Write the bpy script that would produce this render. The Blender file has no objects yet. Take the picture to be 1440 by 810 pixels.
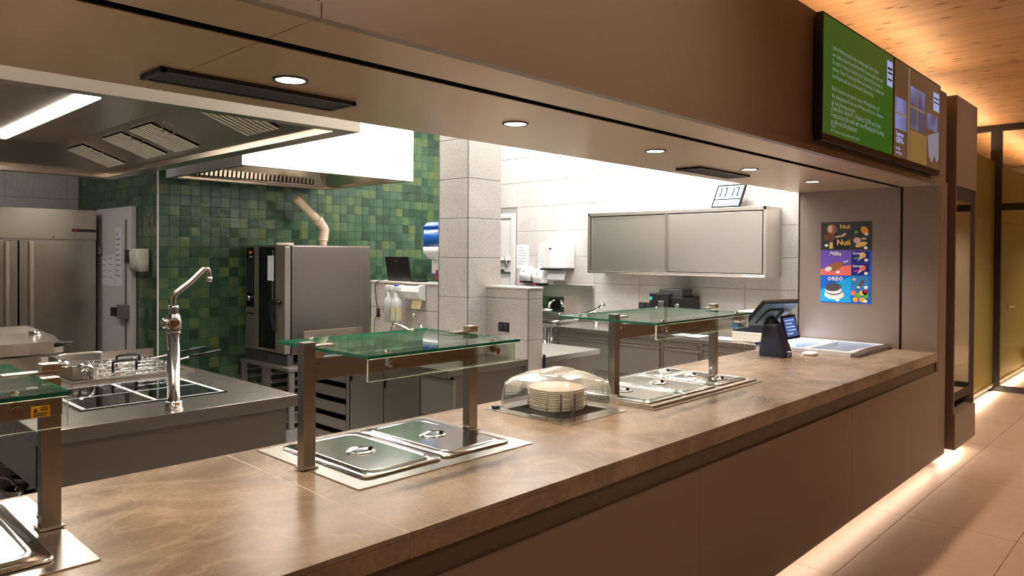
import bpy, bmesh, math, random
from mathutils import Vector, Matrix
random.seed(7)
SC = bpy.context.scene
COL = SC.collection
PI = math.pi

# ---------------------------------------------------------------- camera
YAW, PITCH, ROLL, FPX = 0.761369, 0.011020, 0.0060068, 1030.79
F0 = Vector((math.cos(YAW), math.sin(YAW), 0)); R0 = Vector((math.sin(YAW), -math.cos(YAW), 0)); U0 = Vector((0, 0, 1))
Fv = F0 * math.cos(PITCH) - U0 * math.sin(PITCH); Uv = U0 * math.cos(PITCH) + F0 * math.sin(PITCH)
R2 = R0 * math.cos(ROLL) + Uv * math.sin(ROLL); U2 = Uv * math.cos(ROLL) - R0 * math.sin(ROLL)
cd = bpy.data.cameras.new('camera'); co = bpy.data.objects.new('camera', cd); COL.objects.link(co)
cm = Matrix((R2, U2, -Fv)).transposed().to_4x4(); cm.translation = (0, 0, 1.64); co.matrix_world = cm
cd.sensor_width = 36; cd.lens = FPX / 1440 * 36; cd.shift_y = -34.955 / 1440; cd.clip_start = 0.05; cd.clip_end = 100
SC.camera = co

# ---------------------------------------------------------------- world, exposure
w = bpy.data.worlds.new('world'); SC.world = w; w.use_nodes = True
w.node_tree.nodes['Background'].inputs[0].default_value = (1.0, 0.80, 0.62, 1)
w.node_tree.nodes['Background'].inputs[1].default_value = 0.05
SC.view_settings.view_transform = 'Standard'; SC.view_settings.look = 'None'
SC.view_settings.exposure = 0.2; SC.view_settings.gamma = 1.0; SC.view_settings.use_curve_mapping = False

WARM = (1.0, 0.75, 0.54); NEUT = (1.0, 0.98, 0.95); AMB = (1.0, 0.62, 0.36)
def area(name, loc, sx, sy, power, col, rot=(0, 0, 0), spread=180):
    l = bpy.data.lights.new(name, 'AREA'); l.shape = 'RECTANGLE'; l.size = sx; l.size_y = sy; l.energy = power; l.color = col
    l.spread = math.radians(spread)
    o = bpy.data.objects.new(name, l); COL.objects.link(o); o.location = loc; o.rotation_euler = rot
    return o
def spot(name, loc, power, col, angle=80, blend=0.6, rad=0.03, rot=(0, 0, 0)):
    l = bpy.data.lights.new(name, 'SPOT'); l.energy = power; l.color = col; l.spot_size = math.radians(angle); l.spot_blend = blend
    l.shadow_soft_size = rad
    o = bpy.data.objects.new(name, l); COL.objects.link(o); o.location = loc; o.rotation_euler = rot
    return o
# kitchen ceiling luminaires (neutral white)
area('kitchen_ceiling_light', (5.75, 3.6, 3.57), 0.3, 1.5, 100, NEUT)
area('kitchen_ceiling_light', (5.75, 5.7, 3.57), 0.3, 1.5, 75, NEUT)
area('kitchen_ceiling_light', (3.4, 4.6, 3.57), 1.2, 0.3, 62, NEUT)
area('kitchen_ceiling_light', (0.3, 8.1, 3.57), 1.2, 0.3, 20, NEUT)
area('kitchen_ceiling_light', (3.4, 3.0, 3.57), 1.2, 0.3, 32, NEUT)
area('kitchen_ceiling_light', (0.8, 2.95, 3.57), 1.2, 0.3, 12, NEUT)
# guest side: warm ceiling spots, cove and floor strips
for gx, gy, gp in ((1.2, -1.4, 50), (4.2, -1.6, 50), (6.6, -0.4, 170), (9.2, 0.2, 260), (13.0, 0.2, 300), (15.0, -1.5, 260), (-1.0, -2.5, 120)):
    spot('hall_ceiling_spot', (gx, gy, 3.26), gp, WARM, 110, 0.7, 0.05)
spot('hall_wall_washer', (1.9, -0.1, 3.24), 70, WARM, 95, 0.9, 0.05, (math.radians(58), 0, 0))
spot('hall_wall_washer', (6.9, 0.0, 3.24), 40, WARM, 80, 0.9, 0.05, (math.radians(50), 0, 0))
area('freezer_lamp', (5.86, 2.545, 0.935), 0.6, 0.02, 4, (.8, .88, 1.0), (math.radians(-80), 0, 0))
area('cove_strip', (3.0, 1.72, 3.0), 8.4, 0.06, 20, AMB, (PI, 0, 0))
area('plinth_strip', (2.6, 1.56, 0.095), 7.6, 0.03, 8, (1, .80, .64), (0, 0, 0))
area('plinth_strip', (6.92, 1.56, 0.095), 0.7, 0.03, 2, (1, .80, .64), (0, 0, 0))
area('corridor_strip', (9.0, 1.90, 0.05), 3.2, 0.03, 14, WARM, (math.radians(-25), 0, 0))
area('corridor_strip', (13.2, 1.90, 0.05), 4.6, 0.03, 20, WARM, (math.radians(-25), 0, 0))
area('corridor_cove', (11.5, 2.1, 2.95), 8.0, 0.1, 40, AMB, (PI, 0, 0))

# ---------------------------------------------------------------- materials
def new_mat(name):
    m = bpy.data.materials.new(name); m.use_nodes = True
    nt = m.node_tree; b = nt.nodes['Principled BSDF']
    return m, nt, b
def N(nt, t, **k):
    n = nt.nodes.new(t)
    for a, v in k.items(): setattr(n, a, v)
    return n
def rgba(c): return (c[0], c[1], c[2], 1)
def plain(name, col, rough=0.5, metal=0.0, var=0.06, scale=30, bump=0.0, coat=0.0, spec=None):
    m, nt, b = new_mat(name)
    tc = N(nt, 'ShaderNodeTexCoord'); nz = N(nt, 'ShaderNodeTexNoise'); nz.inputs['Scale'].default_value = scale; nz.inputs['Detail'].default_value = 3
    nt.links.new(tc.outputs['Object'], nz.inputs['Vector'])
    mr = N(nt, 'ShaderNodeMapRange'); mr.inputs[3].default_value = 1 - var; mr.inputs[4].default_value = 1 + var
    nt.links.new(nz.outputs[0], mr.inputs[0])
    mx = N(nt, 'ShaderNodeVectorMath', operation='SCALE'); mx.inputs[0].default_value = col
    nt.links.new(mr.outputs[0], mx.inputs['Scale']); nt.links.new(mx.outputs[0], b.inputs['Base Color'])
    b.inputs['Roughness'].default_value = rough; b.inputs['Metallic'].default_value = metal
    if coat: b.inputs['Coat Weight'].default_value = coat
    if spec is not None: b.inputs['Specular IOR Level'].default_value = spec
    if bump:
        bp = N(nt, 'ShaderNodeBump'); bp.inputs['Strength'].default_value = bump; bp.inputs['Distance'].default_value = 0.002
        nt.links.new(nz.outputs[0], bp.inputs['Height']); nt.links.new(bp.outputs[0], b.inputs['Normal'])
    return m
def steel(name, col=(0.66, 0.60, 0.53), rough=0.28, stretch=(2, 2, 120), var=0.10, big=0.0):
    var *= .10
    m, nt, b = new_mat(name)
    g = N(nt, 'ShaderNodeNewGeometry'); mp = N(nt, 'ShaderNodeMapping'); mp.inputs['Scale'].default_value = stretch
    nz = N(nt, 'ShaderNodeTexNoise'); nz.inputs['Scale'].default_value = 3; nz.inputs['Detail'].default_value = 1
    nt.links.new(g.outputs['Position'], mp.inputs[0]); nt.links.new(mp.outputs[0], nz.inputs['Vector'])
    mr = N(nt, 'ShaderNodeMapRange'); mr.inputs[3].default_value = rough * (1 - var * 2.5); mr.inputs[4].default_value = rough * (1 + var * 2.5)
    nt.links.new(nz.outputs[0], mr.inputs[0]); nt.links.new(mr.outputs[0], b.inputs['Roughness'])
    mc = N(nt, 'ShaderNodeMapRange'); mc.inputs[3].default_value = 1 - var * .5; mc.inputs[4].default_value = 1 + var * .5
    nt.links.new(nz.outputs[0], mc.inputs[0])
    sc = N(nt, 'ShaderNodeVectorMath', operation='SCALE'); sc.inputs[0].default_value = col
    nt.links.new(mc.outputs[0], sc.inputs['Scale']); nt.links.new(sc.outputs[0], b.inputs['Base Color'])
    b.inputs['Metallic'].default_value = 1.0
    if big:
        n2 = N(nt, 'ShaderNodeTexNoise'); n2.inputs['Scale'].default_value = 1.6; n2.inputs['Detail'].default_value = 1
        nt.links.new(g.outputs['Position'], n2.inputs['Vector'])
        bp = N(nt, 'ShaderNodeBump'); bp.inputs['Strength'].default_value = big; bp.inputs['Distance'].default_value = 0.05
        nt.links.new(n2.outputs[0], bp.inputs['Height']); nt.links.new(bp.outputs[0], b.inputs['Normal'])
    return m
def emit(name, col, s):
    m = bpy.data.materials.new(name); m.use_nodes = True; nt = m.node_tree; nt.nodes.clear()
    e = N(nt, 'ShaderNodeEmission'); o = N(nt, 'ShaderNodeOutputMaterial'); e.inputs[0].default_value = rgba(col); e.inputs[1].default_value = s
    nt.links.new(e.outputs[0], o.inputs[0]); return m
def screen_mat(name, col, s, gloss=0.06, col2=None, scale=1.2):
    """lit display: emission under a glossy front"""
    m = bpy.data.materials.new(name); m.use_nodes = True; nt = m.node_tree; nt.nodes.clear()
    e = N(nt, 'ShaderNodeEmission'); e.inputs[1].default_value = s; e.inputs[0].default_value = rgba(col)
    if col2:
        g = N(nt, 'ShaderNodeNewGeometry'); nz = N(nt, 'ShaderNodeTexNoise'); nz.inputs['Scale'].default_value = scale; nz.inputs['Detail'].default_value = 1
        cr = N(nt, 'ShaderNodeValToRGB'); cr.color_ramp.elements[0].color = rgba(col); cr.color_ramp.elements[1].color = rgba(col2)
        cr.color_ramp.elements[0].position = .35; cr.color_ramp.elements[1].position = .65
        nt.links.new(g.outputs['Position'], nz.inputs['Vector']); nt.links.new(nz.outputs[0], cr.inputs[0]); nt.links.new(cr.outputs[0], e.inputs[0])
    gl = N(nt, 'ShaderNodeBsdfGlossy'); gl.inputs['Roughness'].default_value = 0.12
    mx = N(nt, 'ShaderNodeMixShader'); mx.inputs[0].default_value = gloss; o = N(nt, 'ShaderNodeOutputMaterial')
    nt.links.new(e.outputs[0], mx.inputs[1]); nt.links.new(gl.outputs[0], mx.inputs[2]); nt.links.new(mx.outputs[0], o.inputs[0]); return m
def pane_mat(name, tint=(0.9, 0.97, 0.94), refl=0.10, rough=0.01, milky=0.0):
    """sheet glass / clear plastic: transparent with a fresnel mirror"""
    m = bpy.data.materials.new(name); m.use_nodes = True; nt = m.node_tree; nt.nodes.clear()
    t = N(nt, 'ShaderNodeBsdfTransparent'); t.inputs[0].default_value = rgba(tint)
    gl = N(nt, 'ShaderNodeBsdfGlossy'); gl.inputs['Roughness'].default_value = rough; gl.inputs[0].default_value = (.95, 1, .97, 1)
    fr = N(nt, 'ShaderNodeLayerWeight'); fr.inputs[0].default_value = 0.35
    mr = N(nt, 'ShaderNodeMapRange'); mr.inputs[3].default_value = refl; mr.inputs[4].default_value = 0.65; mr.inputs[1].default_value = 0.05
    nt.links.new(fr.outputs['Fresnel'], mr.inputs[0])
    mx = N(nt, 'ShaderNodeMixShader'); o = N(nt, 'ShaderNodeOutputMaterial')
    nt.links.new(mr.outputs[0], mx.inputs[0]); nt.links.new(t.outputs[0], mx.inputs[1]); nt.links.new(gl.outputs[0], mx.inputs[2])
    last = mx
    if milky:
        d = N(nt, 'ShaderNodeBsdfDiffuse'); d.inputs[0].default_value = (.9, .88, .85, 1); tr = N(nt, 'ShaderNodeBsdfTranslucent'); tr.inputs[0].default_value = (.9, .88, .85, 1)
        ad = N(nt, 'ShaderNodeMixShader'); ad.inputs[0].default_value = .5; nt.links.new(d.outputs[0], ad.inputs[1]); nt.links.new(tr.outputs[0], ad.inputs[2])
        m2 = N(nt, 'ShaderNodeMixShader'); m2.inputs[0].default_value = milky
        nt.links.new(mx.outputs[0], m2.inputs[1]); nt.links.new(ad.outputs[0], m2.inputs[2]); last = m2
    nt.links.new(last.outputs[0], o.inputs[0]); return m
def stone_mat(name, c1, c2, vein, rough, scale=1.3, speck=0.0, bump=0.0, stretch=(1, 2.2, 1), spec=0.5, veinw=0.5):
    m, nt, b = new_mat(name)
    g = N(nt, 'ShaderNodeNewGeometry'); mp = N(nt, 'ShaderNodeMapping'); mp.inputs['Scale'].default_value = stretch; mp.inputs['Rotation'].default_value = (0, 0, 0.5)
    nt.links.new(g.outputs['Position'], mp.inputs[0])
    n1 = N(nt, 'ShaderNodeTexNoise'); n1.inputs['Scale'].default_value = scale; n1.inputs['Detail'].default_value = 7; n1.inputs['Roughness'].default_value = .62; n1.inputs['Distortion'].default_value = .6
    nt.links.new(mp.outputs[0], n1.inputs['Vector'])
    cr = N(nt, 'ShaderNodeValToRGB'); cr.color_ramp.elements[0].color = rgba(c1); cr.color_ramp.elements[1].color = rgba(c2)
    cr.color_ramp.elements[0].position = .33; cr.color_ramp.elements[1].position = .68
    nt.links.new(n1.outputs[0], cr.inputs[0])
    last = cr.outputs[0]
    if veinw:
        n2 = N(nt, 'ShaderNodeTexNoise'); n2.inputs['Scale'].default_value = scale * 1.3; n2.inputs['Detail'].default_value = 5; n2.inputs['Distortion'].default_value = 1.2
        mp2 = N(nt, 'ShaderNodeMapping'); mp2.inputs['Location'].default_value = (5, 3, 1); mp2.inputs['Scale'].default_value = stretch
        nt.links.new(g.outputs['Position'], mp2.inputs[0]); nt.links.new(mp2.outputs[0], n2.inputs['Vector'])
        c2r = N(nt, 'ShaderNodeValToRGB'); e = c2r.color_ramp.elements; e[0].position = .47; e[0].color = (0, 0, 0, 1); e[1].position = .53; e[1].color = (0, 0, 0, 1)
        mid = c2r.color_ramp.elements.new(.5); mid.color = (veinw, veinw, veinw, 1)
        nt.links.new(n2.outputs[0], c2r.inputs[0])
        mx = N(nt, 'ShaderNodeMix', data_type='RGBA'); mx.inputs[7].default_value = rgba(vein)
        nt.links.new(c2r.outputs[0], mx.inputs[0]); nt.links.new(last, mx.inputs[6]); last = mx.outputs[2]
    if speck:
        n3 = N(nt, 'ShaderNodeTexNoise'); n3.inputs['Scale'].default_value = 90; n3.inputs['Detail'].default_value = 3
        nt.links.new(g.outputs['Position'], n3.inputs['Vector'])
        mr = N(nt, 'ShaderNodeMapRange'); mr.inputs[1].default_value = .3; mr.inputs[2].default_value = .7; mr.inputs[3].default_value = 1 - speck; mr.inputs[4].default_value = 1 + speck
        nt.links.new(n3.outputs[0], mr.inputs[0])
        vs = N(nt, 'ShaderNodeVectorMath', operation='SCALE'); nt.links.new(last, vs.inputs[0]); nt.links.new(mr.outputs[0], vs.inputs['Scale']); last = vs.outputs[0]
    nt.links.new(last, b.inputs['Base Color'])
    rr = N(nt, 'ShaderNodeMapRange'); rr.inputs[3].default_value = rough * .8; rr.inputs[4].default_value = rough * 1.2
    nt.links.new(n1.outputs[0], rr.inputs[0]); nt.links.new(rr.outputs[0], b.inputs['Roughness'])
    b.inputs['Specular IOR Level'].default_value = spec
    if bump:
        bp = N(nt, 'ShaderNodeBump'); bp.inputs['Strength'].default_value = bump; bp.inputs['Distance'].default_value = .003
        nt.links.new(n1.outputs[0], bp.inputs['Height']); nt.links.new(bp.outputs[0], b.inputs['Normal'])
    return m
def zellige():
    m, nt, b = new_mat('green_glazed_tile')
    g = N(nt, 'ShaderNodeNewGeometry')
    sn = N(nt, 'ShaderNodeVectorMath', operation='SNAP'); sn.inputs[1].default_value = (.1, .1, .1)
    off = N(nt, 'ShaderNodeVectorMath', operation='ADD'); off.inputs[1].default_value = (0.0005, 0.043, 0.0)
    nt.links.new(g.outputs['Position'], off.inputs[0]); nt.links.new(off.outputs[0], sn.inputs[0])
    wn = N(nt, 'ShaderNodeTexWhiteNoise', noise_dimensions='3D'); nt.links.new(sn.outputs[0], wn.inputs['Vector'])
    cr = N(nt, 'ShaderNodeValToRGB'); cr.color_ramp.interpolation = 'LINEAR'
    e = cr.color_ramp.elements; e[0].position = 0; e[0].color = (.022, .050, .026, 1); e[1].position = 1; e[1].color = (.090, .130, .045, 1)
    for p, c in ((.25, (.028, .070, .040)), (.5, (.040, .090, .045)), (.72, (.050, .105, .058)), (.88, (.080, .125, .050))):
        x = e.new(p); x.color = rgba(c)
    nt.links.new(wn.outputs[0], cr.inputs[0])
    nz = N(nt, 'ShaderNodeTexNoise'); nz.inputs['Scale'].default_value = 14; nz.inputs['Detail'].default_value = 4
    nt.links.new(g.outputs['Position'], nz.inputs['Vector'])
    mr = N(nt, 'ShaderNodeMapRange'); mr.inputs[3].default_value = .6; mr.inputs[4].default_value = 1.4; nt.links.new(nz.outputs[0], mr.inputs[0])
    vs = N(nt, 'ShaderNodeVectorMath', operation='SCALE'); nt.links.new(cr.outputs[0], vs.inputs[0]); nt.links.new(mr.outputs[0], vs.inputs['Scale'])
    nt.links.new(vs.outputs[0], b.inputs['Base Color']); b.inputs['Roughness'].default_value = .18
    bp = N(nt, 'ShaderNodeBump'); bp.inputs['Strength'].default_value = .35; bp.inputs['Distance'].default_value = .01
    nt.links.new(nz.outputs[0], bp.inputs['Height']); nt.links.new(bp.outputs[0], b.inputs['Normal'])
    return m
def wood_mat(name, c1, c2, knot, stretch=(14, 1.0, 14), rough=.55, knots=True):
    m, nt, b = new_mat(name)
    g = N(nt, 'ShaderNodeNewGeometry'); mp = N(nt, 'ShaderNodeMapping'); mp.inputs['Scale'].default_value = stretch
    nt.links.new(g.outputs['Position'], mp.inputs[0])
    n1 = N(nt, 'ShaderNodeTexNoise'); n1.inputs['Scale'].default_value = 1.6; n1.inputs['Detail'].default_value = 5; n1.inputs['Distortion'].default_value = .4
    nt.links.new(mp.outputs[0], n1.inputs['Vector'])
    cr = N(nt, 'ShaderNodeValToRGB'); cr.color_ramp.elements[0].color = rgba(c1); cr.color_ramp.elements[1].color = rgba(c2)
    cr.color_ramp.elements[0].position = .3; cr.color_ramp.elements[1].position = .7
    nt.links.new(n1.outputs[0], cr.inputs[0]); last = cr.outputs[0]
    # lamella to lamella tone
    sx = N(nt, 'ShaderNodeVectorMath', operation='SNAP'); sx.inputs[1].default_value = (.12, 50, 50); nt.links.new(g.outputs['Position'], sx.inputs[0])
    wn = N(nt, 'ShaderNodeTexWhiteNoise', noise_dimensions='3D'); nt.links.new(sx.outputs[0], wn.inputs['Vector'])
    mr = N(nt, 'ShaderNodeMapRange'); mr.inputs[3].default_value = .92; mr.inputs[4].default_value = 1.08; nt.links.new(wn.outputs[0], mr.inputs[0])
    vs = N(nt, 'ShaderNodeVectorMath', operation='SCALE'); nt.links.new(last, vs.inputs[0]); nt.links.new(mr.outputs[0], vs.inputs['Scale']); last = vs.outputs[0]
    if knots:
        mp2 = N(nt, 'ShaderNodeMapping'); mp2.inputs['Scale'].default_value = (7, 2.6, 1); nt.links.new(g.outputs['Position'], mp2.inputs[0])
        vo = N(nt, 'ShaderNodeTexVoronoi', voronoi_dimensions='2D'); vo.inputs['Scale'].default_value = 1.0; nt.links.new(mp2.outputs[0], vo.inputs['Vector'])
        c2 = N(nt, 'ShaderNodeValToRGB'); c2.color_ramp.elements[0].position = .05; c2.color_ramp.elements[0].color = (1, 1, 1, 1); c2.color_ramp.elements[1].position = .13; c2.color_ramp.elements[1].color = (0, 0, 0, 1)
        nt.links.new(vo.outputs['Distance'], c2.inputs[0])
        sp = N(nt, 'ShaderNodeSeparateColor'); nt.links.new(vo.outputs['Color'], sp.inputs[0])
        gt = N(nt, 'ShaderNodeMath', operation='GREATER_THAN'); gt.inputs[1].default_value = .40; nt.links.new(sp.outputs[0], gt.inputs[0])
        mu = N(nt, 'ShaderNodeMath', operation='MULTIPLY'); nt.links.new(c2.outputs[0], mu.inputs[0]); nt.links.new(gt.outputs[0], mu.inputs[1])
        mx = N(nt, 'ShaderNodeMix', data_type='RGBA'); mx.inputs[7].default_value = rgba(knot)
        nt.links.new(mu.outputs[0], mx.inputs[0]); nt.links.new(last, mx.inputs[6]); last = mx.outputs[2]
    nt.links.new(last, b.inputs['Base Color']); b.inputs['Roughness'].default_value = rough
    return m

M = {}
M['steel'] = steel('brushed_steel'); M['steel_h'] = steel('brushed_steel_across', rough=.30, stretch=(2, 120, 2))
M['steel_top'] = steel('worktop_steel', (.62, .57, .52), .27, (1.5, 60, 1), .12)
M['steel_dark'] = steel('shaded_side_steel', (.44, .385, .34), .40, (2, 2, 90), .1)  # darker copy of the steel, shade of fronts and sides put into its colour
M['steel_hood'] = steel('hood_steel', (.60, .52, .44), .27, (2, 2, 60), .08, .05)
M['steel_cab'] = steel('cabinet_steel', (.80, .745, .68), .34, (100, 2, 2), .06, .10)
M['oven_side'] = steel('oven_side_steel', (.36, .32, .295), .28, (2, 2, 40), .12, .05)
M['post'] = steel('post_steel', (.36, .335, .31), .28, (90, 90, 2), .12)
M['chrome'] = plain('polished_chrome', (.78, .76, .74), .07, 1.0, .01)
M['lid'] = steel('pressed_lid_steel', (.72, .70, .67), .13, (3, 3, 3), .15, .06)
M['black'] = plain('black_plastic', (.012, .012, .013), .35, 0, .1)
M['blackgloss'] = plain('black_glass', (.006, .006, .008), .04, 0, .02)
M['dark'] = plain('dark_void', (.006, .005, .005), .9, 0, .1, 30, 0, 0, 0)  # near-black without sheen, shade of gaps and openings put into the colour
M['darkgrey'] = plain('dark_grey_plastic', (.045, .045, .05), .4, 0, .08)
M['navy'] = plain('navy_plastic', (.022, .024, .045), .35, 0, .06)
M['white'] = plain('white_plastic', (.78, .78, .77), .3, 0, .02)
M['cream'] = plain('cream_plastic', (.66, .62, .54), .4, 0, .03)
M['beigepipe'] = plain('beige_pipe', (.62, .50, .38), .4, 0, .04)
M['doorwhite'] = plain('door_white_coating', (.66, .62, .60), .4, 0, .02)
M['plaster'] = plain('white_plaster', (.74, .73, .71), .8, 0, .02, 12)
M['paper'] = plain('white_paper', (.80, .80, .80), .6, 0, .03, 60)
M['paperprint'] = plain('paper_print', (.33, .34, .38), .6, 0, .2, 80)
M['taupe'] = plain('taupe_laminate', (.245, .188, .155), .42, 0, .05, 400, .05)
M['taupe_soffit'] = steel('soffit_satin_panel', (.62, .44, .27), .30, (1, 6, 1), .12, .10)
M['taupe_soffit'].node_tree.nodes['Principled BSDF'].inputs['Metallic'].default_value = .62
M['groove'] = plain('dark_brown_groove', (.105, .078, .062), .45, 0, .05)
M['slatgrey'] = plain('slat_grey', (.085, .09, .085), .4, 0, .05)
M['ovenfront'] = plain('oven_front_steel', (.33, .285, .25), .34, .65, .04)
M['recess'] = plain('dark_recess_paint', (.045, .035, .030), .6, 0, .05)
M['counter'] = stone_mat('brown_stone_porcelain', (.155, .112, .080), (.345, .265, .195), (.46, .38, .30), .25, 1.9, .09, .02, (1, 1.3, 1), .5, .22)
M['grey_tile'] = stone_mat('speckled_grey_tile', (.46, .43, .40), (.56, .53, .50), (.37, .34, .32), .45, 2.2, .13, .05, (1, 1, 1), .4, .15)
M['grout'] = plain('grey_grout', (.30, .27, .245), .9, 0, .05)
M['ggrout'] = plain('dark_green_grout', (.036, .078, .042), .25, 0, .1)
M['zellige'] = zellige()
M['floor_tile'] = stone_mat('sandstone_floor_tile', (.47, .355, .28), (.54, .415, .33), (.58, .46, .37), .42, 1.6, .05, .02, (1, 2.5, 1), .35, .3)
M['kfloor'] = plain('dark_quarry_floor', (.12, .11, .10), .5, 0, .2, 40)
M['clt'] = wood_mat('spruce_ceiling', (.56, .33, .155), (.70, .45, .235), (.20, .08, .03))
M['oak'] = wood_mat('oak_panelling', (.40, .26, .14), (.52, .36, .21), (.3, .18, .1), (10, 10, .8), .5, False)
M['olive'] = plain('olive_green_panel', (.30, .27, .055), .35, 0, .05, 8)
M['olivetrim'] = plain('oak_skirting', (.48, .36, .2), .5, 0, .05, 8)
M['glass'] = pane_mat('clear_sheet_glass', (.92, .98, .95), .08, .01)
M['glassclear'] = pane_mat('clear_front_pane', (.96, .98, .97), .06, .01)
M['glassedge'] = plain('green_glass_edge', (.01, .16, .10), .1, 0, .3, 60, 0, .5)
M['clearedge'] = plain('pale_glass_edge', (.80, .85, .78), .15, 0, .1, 60)
M['doorglass'] = pane_mat('corridor_glass', (.93, .91, .86), .08, .01)
M['mirror'] = pane_mat('display_glass', (.45, .42, .38), .75, .03)
M['plastic'] = pane_mat('clear_dome_plastic', (.93, .93, .93), .08, .04, .05)
M['plastictop'] = pane_mat('dome_top_sheen_plastic', (.9, .9, .9), .16, .12, .24)  # milky share puts the reflected sheen of the dome top into the colour
M['plate'] = plain('cream_porcelain', (.88, .82, .70), .15, 0, .02, 20, 0, .3)
M['yellow'] = plain('yellow_label', (.85, .42, .02), .4, 0, .03)
M['ink'] = plain('black_ink', (.02, .015, .01), .5, 0, .02)
M['whiteink'] = plain('white_ink', (.85, .85, .85), .5, 0, .01)
M['lamp_warm'] = emit('warm_lamp_disc', (1.0, .86, .66), 9)
M['lamp_strip'] = emit('hood_lamp_strip', (1.0, .93, .82), 7)
M['lamp_led'] = emit('led_tape', (1.0, .75, .5), 3)
M['blue'] = plain('blue_translucent_plastic', (.02, .13, .52), .12, 0, .1, 12, 0, .6)
M['blueglow'] = plain('blue_reflection_back', (.22, .42, .66), .2, .2, .05)  # blue light reflected by the screen back, put into its colour
M['liquid'] = plain('pale_bottle_plastic', (.62, .62, .62), .2, 0, .05)
M['lemon'] = plain('pale_yellow_label', (.70, .60, .36), .4, 0, .15, 60)
M['teal'] = plain('teal_label', (.05, .45, .36), .4, 0, .1)
M['navyframe'] = plain('black_powder_coat', (.014, .012, .011), .45, 0, .1)
M['water'] = plain('dark_cooking_water', (.02, .018, .016), .03, 0, .1)
M['frost'] = plain('freezer_white', (.78, .82, .90), .3, 0, .02)
M['lidglass'] = pane_mat('freezer_lid_glass', (.88, .93, 1.0), .15, .02)
M['greyrail'] = plain('grey_end_cap', (.16, .15, .15), .35, 0, .05)
M['red'] = plain('red_plastic', (.55, .02, .03), .3)

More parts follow.
